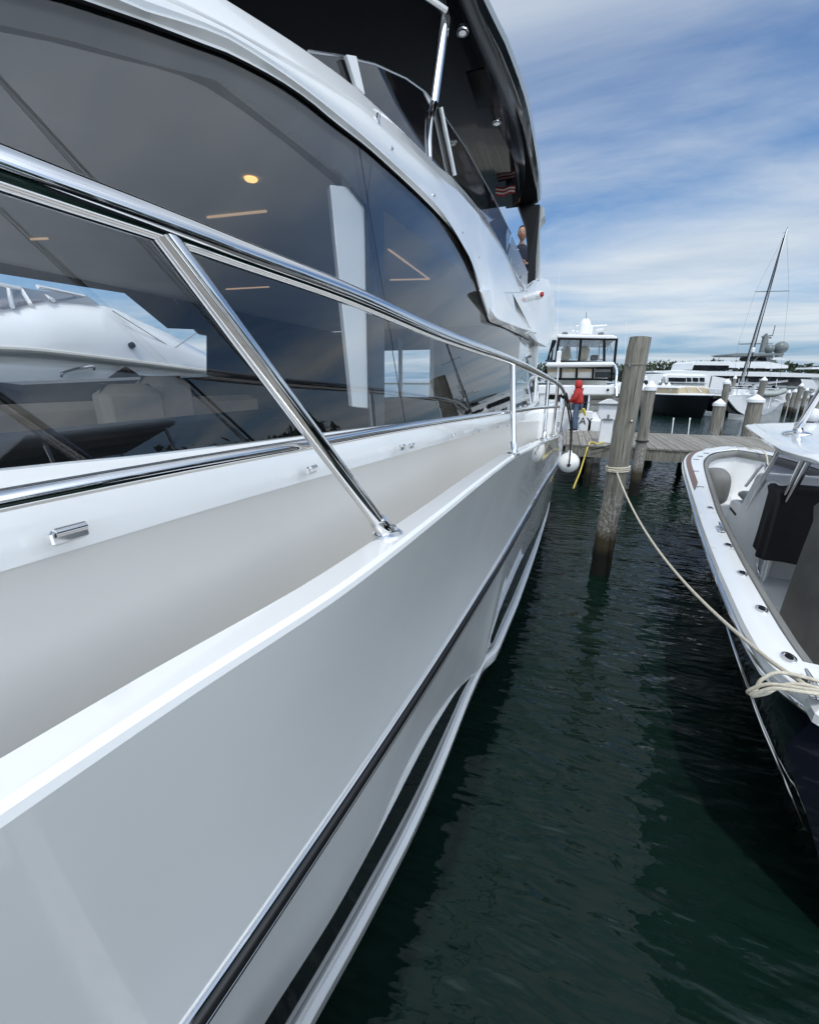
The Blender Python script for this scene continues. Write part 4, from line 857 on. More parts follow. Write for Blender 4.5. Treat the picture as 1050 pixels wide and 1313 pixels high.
# mooring line from the piling to the stern cleat, with its turns
P0 = mb_ + (mt_ - mb_) * .475; P0 = atY(790, 604, 6.66); P1 = on_sheer(1036, 881, lambda Y: gz(Y) + .07)
ro = empty('mooring_line', tuple(P0), 'cream mooring line from the tall piling to the stern cleat of the navy boat', 'rope')
PE = on_sheer(992, 851, lambda Y: gz(Y) + .045)
pts = [P0 * (1 - t) + PE * t + V3(0, 0, -.24 * 4 * t * (1 - t)) for t in np.linspace(0, 1, 40)] + [PE * .5 + P1 * .5, P1]
m = MB(); m.tube([P0 + V3(-.12, -.05, .02)] + pts, .0115, 8)
ctr = mb_ + (mt_ - mb_) * ((P0[2] - mb_[2]) / (mt_[2] - mb_[2]))
for dzz in (-.012, .016, .045): m.tube([ctr + V3(.158 * math.cos(a), .158 * math.sin(a), dzz + .012 * math.cos(a)) for a in np.linspace(0, 2 * math.pi, 24)[:-1]], .0125, 8, close=True)
c0 = P1; ex = np.array([CV[0], CV[1], 0]); ey = np.array([CU[0], CU[1], 0]); ez = V3(0, 0, 1)
lp = lambda a, b, c: on_sheer(1010, 884, lambda Y: gz(Y) + .05) * 0 + c0 + ex * a + ey * b + ez * c
m.tube(spline([lp(.1, .0, 0), lp(-.06, -.06, .02), lp(-.17, -.05, -.01), lp(-.225, -.03, -.09), lp(-.19, -.0, -.11), lp(-.16, .03, -.03), lp(-.05, .05, .02), lp(.35, .02, .0)], 7), .009, 8)
m.tube(spline([lp(.12, -.03, .01), lp(-.05, -.10, .03), lp(-.16, -.09, .0), lp(-.215, -.07, -.08), lp(-.17, -.06, -.06), lp(-.02, -.02, .02), lp(.4, -.1, .0)], 7), .009, 8)
m.build('strand', ROPE, ro)

# ================================================================== PEOPLE
def skinned(joints, edges, root=0, sub=2):
    """one smooth surface grown round a skeleton: joints = [(x,y,z,r)]"""
    me = bpy.data.meshes.new('sk'); me.from_pydata([j[:3] for j in joints], edges, []); o = bpy.data.objects.new('sk', me); COL.objects.link(o)
    sm = o.modifiers.new('s', 'SKIN'); sm.use_smooth_shade = True
    for i, j in enumerate(joints):
        sv = me.skin_vertices[0].data[i]; r = j[3]; sv.radius = r if hasattr(r, '__len__') else (r, r); sv.use_root = (i == root)
    ss = o.modifiers.new('d', 'SUBSURF'); ss.levels = sub; ss.render_levels = sub
    dg = bpy.context.evaluated_depsgraph_get(); e = bpy.data.meshes.new_from_object(o.evaluated_get(dg))
    vs = [tuple(v.co) for v in e.vertices]; fs = [tuple(p.vertices) for p in e.polygons]
    bpy.data.objects.remove(o); bpy.data.meshes.remove(me); bpy.data.meshes.remove(e); return vs, fs
def xf(vs, M): return [tuple(M @ Vector(v)) for v in vs]
def head_mesh(m, c, yaw=0.0, pitch=0.0, h=.235):
    """head facing +x in its own frame, turned by yaw"""
    M = Matrix.Translation(c) @ Matrix.Rotation(yaw, 4, 'Z') @ Matrix.Rotation(pitch, 4, 'Y'); nseg, nr = 28, 22; vs = []
    for i in range(nr + 1):
        a = math.pi * i / nr; z = -math.cos(a); r0 = math.sin(a)
        for k in range(nseg):
            q_ = 2 * math.pi * k / nseg; x = r0 * math.cos(q_); y = r0 * math.sin(q_)
            X = x * h * .42; Yv = y * h * .335; Z = z * h * .5
            if z < 0: Yv *= 1 - .28 * z * z; X *= 1 - .10 * z * z; X += .012 * (-z) * (1 if x > 0 else .3)
            f = max(0, x)
            X += f ** 6 * math.exp(-(y / .16) ** 2) * math.exp(-((z + .10) / .17) ** 2) * .026          # nose
            X -= f ** 3 * math.exp(-((abs(y) - .36) / .16) ** 2) * math.exp(-((z - .06) / .12) ** 2) * .010   # eye sockets
            X += f ** 3 * math.exp(-((z - .24) / .10) ** 2) * .004 + f ** 4 * math.exp(-(y / .3) ** 2) * math.exp(-((z + .46) / .08) ** 2) * .006 + f ** 3 * math.exp(-(y / .3) ** 2) * math.exp(-((z + .80) / .14) ** 2) * .008
            vs.append((X, Yv, Z))
    fs = [(i * nseg + k, i * nseg + (k + 1) % nseg, (i + 1) * nseg + (k + 1) % nseg, (i + 1) * nseg + k) for i in range(nr) for k in range(nseg)]
    m.add(xf(vs, M), fs)
    for s in (-1, 1):
        e = MB(); e.ball((0, 0, 0), .03, 12, 8, sc=(.75, .3, 1.05)); m.add(xf([(v[0] - .005, v[1] + s * h * .345, v[2] - .005) for v in e.v], M), e.f)
    return M
def hand_mesh(m, wrist, fwd, up, side, curl=.6, sz=1.0):
    """palm, four jointed fingers and a thumb"""
    fwd = np.array(fwd, float); fwd /= np.linalg.norm(fwd); up = np.array(up, float); lat = np.cross(up, fwd); lat /= np.linalg.norm(lat); up = np.cross(fwd, lat)
    w = np.array(wrist, float); P = lambda a, b, c: tuple(w + sz * (fwd * a + lat * b + up * c))
    v, f = skinned([(*P(0, 0, 0), .024), (*P(.04, 0, 0), (.036, .016)), (*P(.085, 0, 0), (.040, .014))], [(0, 1), (1, 2)], 0, 1); m.add(v, f)
    for k, (b, L) in enumerate(((-.030, .068), (-.010, .078), (.010, .073), (.028, .058))):
        j = []; a, c, ang = .085, 0.0, .15
        j.append((*P(.075, b, 0), .0095))
        for q_ in range(3):
            a += L * (.45, .32, .23)[q_] * math.cos(ang); c -= L * (.45, .32, .23)[q_] * math.sin(ang); ang += curl * (1, .9, .6)[q_]; j.append((*P(a, b * 1.08, c), (.0092, .0085, .0075)[q_]))
        v, f = skinned(j, [(0, 1), (1, 2), (2, 3)], 0, 1); m.add(v, f)
    v, f = skinned([(*P(.02, side * .022, -.005), .012), (*P(.05, side * .048, -.012), .0105), (*P(.08, side * .056, -.026), .0095), (*P(.10, side * .050, -.040), .008)], [(0, 1), (1, 2), (2, 3)], 0, 1); m.add(v, f)

def person(name, base, yaw, label, J, jacket, trousers, head_yaw, hood, scale=1.0, hair=None, shirt_short=False):
    """J: joint positions in the person's own frame (facing +x, z up)"""
    root = empty(name, tuple(base), label, 'person', rz=yaw); g = lambda k, r: (*J[k], r)
    names = ['pelvis', 'waist', 'chest', 'neck', 'head0', 'ls', 'le', 'lh', 'rs', 're', 'rh', 'lhip', 'lk', 'la', 'rhip', 'rk', 'ra']
    rad = dict(pelvis=(.145, .10), waist=(.13, .095), chest=(.155, .105), neck=.055, head0=.05, ls=.058, le=.040, lh=.027, rs=.058, re=.040, rh=.027, lhip=.085, lk=.055, la=.038, rhip=.085, rk=.055, ra=.038)
    ed = [('pelvis', 'waist'), ('waist', 'chest'), ('chest', 'neck'), ('neck', 'head0'), ('chest', 'ls'), ('ls', 'le'), ('le', 'lh'), ('chest', 'rs'), ('rs', 're'), ('re', 'rh'), ('pelvis', 'lhip'), ('lhip', 'lk'), ('lk', 'la'), ('pelvis', 'rhip'), ('rhip', 'rk'), ('rk', 'ra')]
    def grow(keep, extra, over={}):
        ks = [k for k in names if k in keep]; jj = [g(k, over.get(k, tuple(x + extra for x in rad[k]) if hasattr(rad[k], '__len__') else rad[k] + extra)) for k in ks]
        return skinned(jj, [(ks.index(a), ks.index(b)) for a, b in ed if a in ks and b in ks], 0)
    m = MB(); m.add(*grow(names, -.012)); hc = Vector(J['head0']) + Vector((.012, 0, .075)); HM = head_mesh(m, hc, head_yaw)
    for s, w, e in ((1, 'lh', 'le'), (-1, 'rh', 're')):
        d = np.array(J[w]) - np.array(J[e]); hand_mesh(m, J[w], d, (0, -s * .5, .8), s * -1.0, .7)
    body = m.build('body', SKIN, root, local=True, fixn=False)
    for s in (-1, 1):
        m = MB(); e = MB(); e.ball((0, 0, 0), .012, 12, 8); m.add(xf([(v[0] + .078, v[1] + s * .031, v[2] + .010) for v in e.v], HM), e.f); m.build('eye', SHOE, root, local=True, fixn=False)
    m = MB(); e = MB(); e.box((.0925, 0, -.058), (.008, .042, .008), ch=.003); m.add(xf(e.v, HM), e.f); m.build('mouth', mat('lips', (.25, .09, .07), .5) if 'lips' not in MATS else MATS['lips'], root, local=True, fixn=False)
    up = ['pelvis', 'waist', 'chest', 'neck', 'ls', 'le', 'lh', 'rs', 're', 'rh']
    if shirt_short: up = [k for k in up if k not in ('lh', 'rh')]
    low = ['pelvis', 'lhip', 'lk', 'la', 'rhip', 'rk', 'ra']
    m = MB(); m.add(*grow(low, .016)); m.build('trousers', trousers, root, local=True, fixn=False)
    ov = dict(pelvis=(.215, .19), waist=(.21, .185), chest=(.22, .175), neck=.10, ls=.105, le=.085, lh=.055, rs=.105, re=.085, rh=.055) if hood else dict(pelvis=(.165, .12), waist=(.155, .115), chest=(.175, .125), neck=.066, ls=.075, le=.062, rs=.075, re=.062)
    m = MB(); J0 = dict(J); m.add(*grow(up, 0, ov)); m.build('jacket' if hood else 'shirt', jacket, root, local=True, fixn=False)
    if hood:
        m = MB(); e = MB(); nseg = 22; rows = []
        for i in range(13):
            a = R(8 + 118 * i / 12); rr_ = .152 * (1 + .10 * math.sin(2 * a)); rows.append([(-rr_ * math.cos(a) * .98 + .0, rr_ * 1.0 * math.sin(a) * math.cos(q_), rr_ * 1.12 * math.sin(a) * math.sin(q_)) for q_ in [2 * math.pi * k / nseg for k in range(nseg + 1)]])
        e.grid(rows); e.poly(rows[0][:-1]); ed_ = [(p[0] * .8, p[1] * .9, p[2] * .9) for p in rows[-1]]; e.grid([rows[-1], ed_])
        m.add(xf(e.v, HM), e.f); m.build('hood', jacket, root, local=True, ang=80)
    if hair:
        m = MB(); e = MB(); nseg = 26; rows = []
        for i in range(11):
            a = R(2 + 84 * i / 10); rows.append([((math.sin(a) * math.cos(q_) * .104 - .008) - (.03 * max(0, math.cos(q_)) if i > 6 else 0), math.sin(a) * math.sin(q_) * .084, math.cos(a) * .122 + .008 + (.055 * max(0, math.cos(q_)) * (i / 10) ** 2 - .05 * max(0, -math.cos(q_)) * (i / 10) ** 2)) for q_ in [2 * math.pi * k / nseg for k in range(nseg + 1)]])
        e.grid(rows); m.add(xf(e.v, HM), e.f); m.build('hair', hair, root, local=True, ang=80)
    for k in ('la', 'ra'):
        a = np.array(J[k]); m = MB(); m.add(*skinned([(*(a + V3(-.03, 0, -.015)), .05), (*(a + V3(.05, 0, -.035)), .045), (*(a + V3(.15, 0, -.045)), (.046, .034)), (*(a + V3(.20, 0, -.05)), .026)], [(0, 1), (1, 2), (2, 3)], 0, 1)); m.build('shoe', SHOE, root, local=True, fixn=False)
        m = MB(); m.box((a[0] + .075, a[1], .012), (.29, .09, .024), ch=.009); m.build('sole', PLASTW if hood else SHOE, root, local=True)
    return root
pb_ = atZ(736, 553, DZ)
Jr = dict(pelvis=(0, 0, .93), waist=(.0, 0, 1.08), chest=(.01, 0, 1.30), neck=(.03, 0, 1.47), head0=(.05, 0, 1.53), ls=(.0, .19, 1.41), le=(.06, .25, 1.13), lh=(.28, .16, 1.05), rs=(.0, -.19, 1.41), re=(.05, -.24, 1.13), rh=(.29, -.14, 1.12), lhip=(0, .09, .88), lk=(.03, .10, .48), la=(.0, .10, .085), rhip=(0, -.09, .88), rk=(.02, -.10, .48), ra=(-.06, -.10, .085))
person('person', pb_, math.pi - .25, 'person in a red hooded jacket and blue jeans standing on the dock', Jr, REDC, JEANS, .1, True)
# person at the flybridge rail
ph = atY(668, 293, 8.9); FL_ = ph[2] - 1.74
Jf = dict(pelvis=(0, 0, .95), waist=(.02, 0, 1.10), chest=(.05, 0, 1.32), neck=(.08, 0, 1.49), head0=(.10, 0, 1.55), ls=(.04, .20, 1.43), le=(.10, .25, 1.15), lh=(.30, .06, 1.10), rs=(.04, -.20, 1.43), re=(.10, -.25, 1.15), rh=(.28, -.02, 1.14), lhip=(0, .09, .90), lk=(.03, .10, .49), la=(.0, .10, .085), rhip=(0, -.09, .90), rk=(.02, -.10, .49), ra=(-.06, -.10, .085))
pf = person('person', (ph[0] + .03, 8.9, FL_), -1.45, 'person in a dark navy shirt standing on the flybridge beside the black support', Jf, NAVYC, CHARC, -.1, False, hair=HAIR, shirt_short=True)
m = MB(); m.box((.178, -.09, 1.36), (.006, .085, .016)); m.build('chest_badge', PLASTW, pf, local=True)

# ================================================================== FLYBRIDGE CRUISER ASTERN (stern towards us)
FY = 17.0
Q = lambda px, py, d=0.0: atY(px, py, FY + d)
fb = empty('flybridge_cruiser', (Q(742, 540)[0], FY, 0), 'white flybridge cruiser with clear enclosure moored stern to the dock beyond the person in red', 'motor boat')
xl_, xr_ = Q(686, 510)[0], Q(789, 510)[0]
m = MB(); zt = Q(740, 528)[2]
sec = lambda k, yy: [(xl_ + .10 * k, yy, zt + .5 * k), (xl_ + .12 + .6 * k, yy, .35), (xl_ + .3 + k, yy, -.3), (xr_ - .3 - k, yy, -.3), (xr_ - .12 - .6 * k, yy, .35), (xr_ - .10 * k, yy, zt + .5 * k)]
m.grid([sec(0, FY), sec(0, FY + 5), sec(.25, FY + 9), sec(.9, FY + 12)]); m.poly(sec(0, FY)); m.grid([[sec(k, y_)[0], sec(k, y_)[-1]] for k, y_ in ((0, FY + .02), (0, FY + 5), (.25, FY + 9), (.9, FY + 12))]); m.build('hull', GEL, fb, bevel=.02)
def qbox(px0, py0, px1, py1, d0, d1, name, material, ch=.02, parent=None):
    a, b = Q(px0, py1, d0), Q(px1, py0, d0); m = MB(); m.box(((a[0] + b[0]) / 2, FY + (d0 + d1) / 2, (a[2] + b[2]) / 2), (b[0] - a[0], d1 - d0, b[2] - a[2]), ch=ch); return m.build(name, material, parent or fb)
tg = qbox(713, 527, 760, 556, -.22, -.02, 'transom_gate', GEL)
v, f = text_mesh('WAY', .36, .006); c = Q(743.5, 543.5, -.235); m = MB(); m.add([(p[0] + c[0], c[1] - p[2], p[1] + c[2] + .10 - .12 * (p[0]) ** 2) for p in v], f); m.build('lettering', LETTER, tg, smooth=False)
qbox(752, 540, 786, 556, -.22, -.02, 'transom_gate', GEL)
qbox(688, 494, 789, 506, .1, 3.6, 'cockpit_overhang', GEL, .05)
qbox(698, 505, 719, 552, 2.2, 2.3, 'salon_window', WINB, .01)
dr = qbox(741, 495, 756, 534, 1.6, 1.66, 'salon_door', BLACKG, .01)
m = MB()
for px in (740, 757): m.tube([Q(px, 494, 1.55), Q(px - .5, 535, 1.55)], .03, 8)
m.tube([Q(741, 516, 1.55), Q(756, 516, 1.55)], .012, 6); m.build('door_frame', STEELB, dr)
qbox(719, 494, 741, 540, 1.7, 1.8, 'cabin_bulkhead', LIGHTWALL, .01)
# stair with treads beside the door
m = MB()
for k in range(7):
    y0, y1 = 498 + 7.2 * k, 504.6 + 7.2 * k; a, b = Q(757.5 - .6 * k, y1, 1.7 - .2 * k), Q(783, y0, 1.7 - .2 * k)
    m.box(((a[0] + b[0]) / 2, FY + 1.7 - .2 * k + .3, (a[2] + b[2]) / 2 - .01), (b[0] - a[0], .6, (b[2] - a[2]) * 1.0), ch=.02)
m.build('stair_panel', mat('stair_cream', (.62, .60, .54), .4), fb)
for (px0, px1) in ((688, 697), (782, 789)): qbox(px0, 504, px1, 548, .15, 2.0, 'cockpit_side', GEL, .05)
# salon deck windows, aft enclosure
qbox(700, 468, 781, 494.5, 1.4, 3.4, 'deckhouse', LIGHTWALL, .03)
for a, b in ((701.5, 717.5), (720, 738), (740.5, 759), (761.5, 783)):
    w_ = qbox(a, 472.5, b, 484.5, .55, .57, 'enclosure_window', WINB if a > 760 else LIGHTWALL, 0)
    qbox(a, 473.5, b, 477, .52, .54, 'valance', TAN if a < 760 else PAD, 0, w_)
m = MB()
for px in (699.5, 719, 739.3, 760.3, 784.5): a, b = Q(px, 470.5, .52), Q(px - .8, 486.5, .52); m.tube([a, b], .035, 6)
for y in (471, 486.3): m.tube([Q(698, y - .6, .52), Q(785, y + .4, .52)], .045, 6)
m.build('enclosure_frame', BLACKM, fb)
# flybridge coaming, enclosure and its hardtop
qbox(699, 463.5, 788.5, 471, .15, 5.2, 'flybridge_coaming', GEL, .06)
m = MB(); m.prism([Q(714, 428.5, .6), Q(786, 429.5, .6), Q(791, 432, .6), Q(791, 434.5, .6), Q(714, 433, .6)], (0, 4.6, 0)); m.build('flybridge_hardtop', GEL, fb, bevel=.05)
def pane(pts, name='clear_panel'): m = MB(); m.poly([Q(*p) for p in pts]); m.build(name, CLEAR, fb, smooth=False)
pane([(717, 434, .7), (744, 434, .7), (741.5, 462.5, .7), (713, 462, .7)]); pane([(745, 434, .7), (774, 435, .7), (773.5, 464, .7), (742.5, 463, .7)]); pane([(775, 435, .7), (790, 435, .7), (787, 464, .7), (774.5, 464, .7)])
pane([(716, 434, .8), (713, 462, .8), (700.5, 462, 4.5), (709, 434, 4.5)])
m = MB()
for a, b in (((716.5, 433.5, .65), (712, 463, .65)), ((744.8, 433.5, .65), (741.8, 463.5, .65)), ((774.6, 434, .65), (774.2, 464.5, .65)), ((790.5, 434, .65), (787.5, 464, .65)), ((711, 436, 2.5), (706.5, 462, 2.5)), ((709, 436, 3.6), (702, 462, 3.6)), ((715, 434, .65), (791, 435, .65)), ((711, 463, .65), (789, 465, .65)), ((711, 463, .7), (700, 462.5, 4))): m.tube([Q(*a), Q(*b)], .045, 6)
m.build('enclosure_frame', BLACKM, fb)
m = MB()
for a, b in (((721, 452, 2), (729, 437, 2)), ((729, 437, 2), (732, 460, 2)), ((740, 436, 2.4), (739, 460, 2.4)), ((769, 436, 2), (767, 461, 2)), ((767, 461, 2), (773, 461, 2)), ((781, 437, 2), (778, 450, 2)), ((781, 437, 2), (784, 452, 2)), ((778, 453, 2), (783, 455, 2))): m.tube([Q(*a), Q(*b)], .022, 6)
m.build('canopy_frame', STEELB, fb)
for px, w_ in ((724, 10), (747, 11)):
    m = MB(); a = Q(px, 463, 2.2); m.box((a[0], a[1], a[2] + .28), (w_ * .037, .3, .62), ch=.14); m.build('helm_seat', TAN, fb, bevel=.03)
m = MB(); a = Q(761, 462, 2.6); m.box((a[0], a[1], a[2] + .1), (.3, .3, .22), ch=.04); m.build('instrument_pod', BLACKM, fb)
m = MB(); a = Q(772, 436.5, .9); m.box((a[0], a[1], a[2] - .05), (.14, .14, .26), ch=.04); m.build('hailer', PLASTW, fb)
# gear on the roof
def at_(px, py, d=2.6): return Q(px, py, d)
a = at_(749, 424); r0 = .23; m = MB(); m.lathe([(r0 * .8, -.25), (r0 * .98, -.22), (r0, -.08), (r0, .08), (r0 * .93, .18), (r0 * .7, .29), (r0 * .35, .35), (.01, .365)], a + V3(0, 0, .1), 22); m.box(a + V3(.05, 0, -.25), (.55, .4, .12), ch=.04); m.build('satellite_dome', PLASTW, fb)
a = at_(765, 418); m = MB(); m.box(a, (.75, .09, .07), ch=.02); m.tube([a + V3(-.2, 0, -.3), a + V3(-.2, 0, 0)], .07, 10); m.build('open_array_radar', PLASTW, fb)
a = at_(741, 418); m = MB(); m.box(a, (.2, .08, .06), ch=.02); m.build('radar_arm', PLASTW, fb)
a = at_(769, 424); m = MB(); m.lathe([(.05, -.22), (.06, -.05), (.16, .0), (.20, .03), (.1, .07), (.01, .08)], a, 16); m.build('antenna_disc', PLASTW, fb)
for px, py in ((734.5, 424.5), (740, 425.5)): m = MB(); a = at_(px, py); m.ball(a, .06, 12, 8); m.tube([a, a - V3(0, 0, .2)], .02, 6); m.build('antenna_ball', PLASTW, fb)
for px, py, r in ((724, 428, .07), (770, 428.5, .07)): m = MB(); a = Q(px, py, .7); m.box(a, (.2, .12, .13), ch=.03); m.build('flood_light', GREYP, fb)
for px, y0, y1, rr_ in ((751, 414, 400, .02), (713, 446, 350, .012), (706, 440, 362, .010), (800, 470, 405, .010), (741, 428, 414, .01), (731, 428, 410, .008)): m = MB(); m.tube([Q(px, y0, 2.5), Q(px + (y0 - y1) * .04, y1, 2.5)], [rr_, rr_ * .5], 6); m.build('whip_antenna', PLASTW if px != 751 else GREYP, fb)
m = MB(); m.box(Q(716, 459, .3), (.16, .12, .5), ch=.03); m.tube([Q(716, 465, .3), Q(714, 490, .3)], .03, 6); m.build('fender_rack', PLASTW, fb)
for px in (738, 779): m = MB(); m.ball(Q(px, 500, .05), .045, 10, 8); m.build('aft_lamp', BLACKM, fb)
m = MB(); m.tube(spline([Q(787, 468, .3), Q(790, 476, .2), Q(789, 492, .1), Q(790, 508, .05)], 5), .05, 8); m.build('side_rail', CHROME, fb)
m = MB(); m.prism([Q(722, 512, -.8), Q(734, 493, -.8), Q(735, 496, -.8), Q(728, 525, -.8), Q(724, 528, -.8)], (0, .05, 0)); cl_ = m.build('towel', PLASTW); tag(cl_, 'white cloth held up beside the person in red', 'cloth')

# ================================================================== HARBOUR BACKGROUND
# far white superyacht lying across the picture
def G(px, py, D): return atD(px, py, D)
def frame(name, px, D, label, cat, group=None):
    o = empty(name, tuple(G(px, 488, D) * V3(1, 1, 0)), label, cat, group); return o
def gprism(pts, D, depth, name, material, parent, bevel=0.0, smooth=True):
    m = MB(); m.prism([G(*p, D) for p in pts], V3(-sp, cp, 0) * depth); return m.build(name, material, parent, bevel=bevel, ang=30)
DM = 72.0
sy = frame('superyacht', 950, DM, 'long white superyacht with grey radar domes lying across the far side of the harbour', 'yacht')
gprism([(838, 476), (870, 474.5), (1100, 483), (1100, 512), (845, 512), (842, 492)], DM, 7, 'hull', GELM, sy)
gprism([(868, 477), (1075, 483), (1075, 487), (870, 481)], DM - .25, .2, 'sheer_strip', GELM, sy)
gprism([(839, 477.5), (846, 475.2), (985, 476.8), (1100, 481.5), (1100, 485), (880, 481)], DM - .6, 7, 'upper_deck', GELM, sy)
gprism([(884, 481.2), (1040, 484), (1040, 485.6), (886, 483)], DM - .5, 6.5, 'deck_shadow_strip', WINB, sy)  # dark strip drawn in for the shade under the upper deck
m = MB(); m.tube([G(905, 500, DM - .5), G(1045, 503, DM - .5)], .06, 6)
for px in range(906, 1046, 7): m.tube([G(px, 500, DM - .5), G(px, 506, DM - .5)], .03, 5)
m.build('deck_rail', GREYP, sy)
gprism([(905, 494), (1024, 497), (1024, 498.2), (905, 495.2)], DM - .35, .2, 'rubbing_strake', GREYP, sy)
gprism([(888, 465.5), (893, 463.2), (985, 463.8), (1010, 468.5), (1010, 472), (885, 474)], DM + .4, 5.5, 'bridge_deck', GELM, sy)
for pts in ([(890, 468), (934, 468.6), (934, 475.2), (887.5, 474.8)], [(935, 471.5), (946, 472), (946, 474), (935, 474)], [(949, 471.5), (966, 472), (966, 474.5), (949, 474.5)], [(968, 472), (981, 472.2), (981, 475), (968, 475)]): gprism(pts, DM + .2, .15, 'bridge_window', WINB, sy)
for pts in ([(925, 483), (934, 483), (934, 491), (925, 490)], [(940, 483), (946, 483), (946, 491), (940, 491)], [(961, 484), (973, 484.5), (973, 490), (961, 489.5)], [(978, 485), (1026, 486), (1027, 494), (980, 492)]): gprism(pts, DM - .45, .3, 'saloon_window', WINB, sy)
gprism([(1026, 486), (1042, 487), (1050, 499), (1030, 498)], DM - .5, .2, 'side_panel', PLASTW, sy)
gprism([(931, 454.5), (945, 452.8), (1004, 453), (1005, 455), (970, 456.6), (940, 456.6)], DM + 1, 4, 'radar_arch_roof', GREYP, sy)
gprism([(964, 464.5), (972, 456), (991, 456), (992, 465)], DM + 1.5, 3, 'wheelhouse_top', GREYP, sy)
gprism([(970, 462), (973, 458), (981, 458), (983, 463)], DM + 1.3, .15, 'wheelhouse_window', WINB, sy)
gprism([(990, 459), (1006, 460), (1006, 461.5), (990, 461)], DM + 1, 2, 'wing_platform', GELM, sy)
for px, py, r in ((1000.5, 446, 1.02), (986, 447.5, .72)):
    c = G(px, py, DM + 3); m = MB(); m.ball(c, r, 20, 14); m.tube([c - V3(0, 0, r * .8), c - V3(0, 0, r + .45)], r * .55, 12); m.build('radar_dome', GREYP, sy)
gprism([(975, 452), (980.5, 430), (985, 430), (984, 452)], DM + 3, .5, 'mast', GREYP, sy)
m = MB()
for a, b, r in (((977, 431.5), (990, 430), .12), ((990, 430), (993.5, 417), .07), ((981, 428.5), (982, 430), .25), ((976, 432), (979, 432), .12), ((948, 441.5), (975, 441), .05), ((986, 433), (988, 433), .15)): m.tube([G(*a, DM + 3.2), G(*b, DM + 3.2)], r, 6)
m.build('aerial', GREYP, sy)
gprism([(1040, 471), (1100, 470), (1100, 473), (1040, 473)], DM + 1, 3, 'after_deck', GELM, sy)
# cruiser with a row of windows in front of the superyacht
DC = 60.0
wc_ = frame('white_cruiser', 868, DC, 'white cruiser with a row of dark cabin windows just left of the superyacht', 'motor boat')
gprism([(826, 496), (838, 479.5), (868, 478.5), (905, 480), (932, 486), (930, 513), (826, 513)], DC, 4, 'hull', GELM, wc_)
gprism([(852, 482.5), (856, 480.5), (905, 481.5), (906, 492), (853, 491)], DC - .4, 3, 'deckhouse', GELM, wc_, .05)
for a, b in ((857, 879), (880.5, 886), (888, 895), (897, 903)): gprism([(a, 484), (b, 484.5), (b, 489.5), (a, 489)], DC - .5, .12, 'cabin_window', WINB, wc_)
# boat partly behind the tall piling
lb = frame('small_white_boat', 822, 50, 'small white boat with a dark windscreen left of the two paired pilings', 'motor boat')
gprism([(790, 495), (812, 490), (850, 494), (846, 516), (792, 516)], 50, 3, 'hull', GELM, lb)
gprism([(816, 497), (820, 483.5), (829, 482), (833, 496)], 49.7, 2.4, 'cabin', GELM, lb, .05); gprism([(822, 488), (830, 487.5), (831, 494.5), (822, 495)], 49.55, .1, 'windscreen', WINB, lb)
gprism([(789, 505), (846, 507), (846, 511), (789, 510)], 49.8, .1, 'boot_stripe', WINB, lb)
# black hulled boat, bow towards us
DB = 36.5
bh = frame('lobster_boat', 887, DB, 'black hulled boat with a tan canvas windscreen cover moored bow on', 'boat')
m = MB(); bc = G(889, 512, DB); rt = V3(cp, sp, 0); fwd_ = V3(-sp, cp, 0)
zt_, zw = G(888, 506.5, DB)[2], 0.0; hw = (G(914, 505, DB) - G(859, 505, DB)); hw = np.linalg.norm(hw) / 2; c0 = G(886.5, 505, DB) * V3(1, 1, 0)
rows = []
for t in np.linspace(0, 1, 11):
    y = -2.4 + 9 * t; w_ = hw * (1 - (1 - min(1, t * 2.2)) ** 2.6); sh = .06 * (1 - t) ** 2
    P_ = lambda a, z, yy=0.0: c0 + rt * a + fwd_ * (y + yy) + V3(0, 0, z)
    rows.append([P_(-w_, zt_ + sh), P_(-w_ * .86, zt_ * .5, .2), P_(-w_ * .62, .05, .5), P_(-w_ * .3, -.4, .7), P_(0, -.6, .8), P_(w_ * .3, -.4, .7), P_(w_ * .62, .05, .5), P_(w_ * .86, zt_ * .5, .2), P_(w_, zt_ + sh)])
m.grid(rows); m.build('hull', BLACKG, bh)
m = MB(); m.tube([r[0] for r in rows[::-1]] + [r[-1] for r in rows], .05, 6); m.build('toe_rail', GELM, bh)
m = MB(); m.grid([[r[0] - V3(0, 0, .04), .5 * (r[0] + r[-1]) + V3(0, 0, .12), r[-1] - V3(0, 0, .04)] for r in rows]); m.build('deck', GELM, bh)
gprism([(868, 506), (870, 497.5), (881, 496), (902, 496.5), (909, 498), (911, 506)], DB + .9, 4, 'canvas_cover', TAN, bh, .08)
m = MB(); m.prism([G(867.5, 497.5, DB + 1), G(872, 494.5, DB + 1), G(906, 495.5, DB + 1), G(910.5, 498, DB + 1)], fwd_ * 4); m.build('wheelhouse_roof', GELM, bh)
m = MB()
for a in (858.5, 914): m.tube([G(a, 505, DB + .5), G(a + 1, 499, DB + .5)], .025, 6)
for x0, x1 in ((858.5, 867), (908, 915)): m.tube([G(x0, 499.5, DB + .5), G(x1, 500.5, DB + 2)], .02, 6)
for px in (880, 893): m.tube([G(px, 497, DB + .85), G(px + (3 if px < 886 else 6), 503, DB + .85)], .03, 6)
m.build('bow_rail', CHROME, bh)
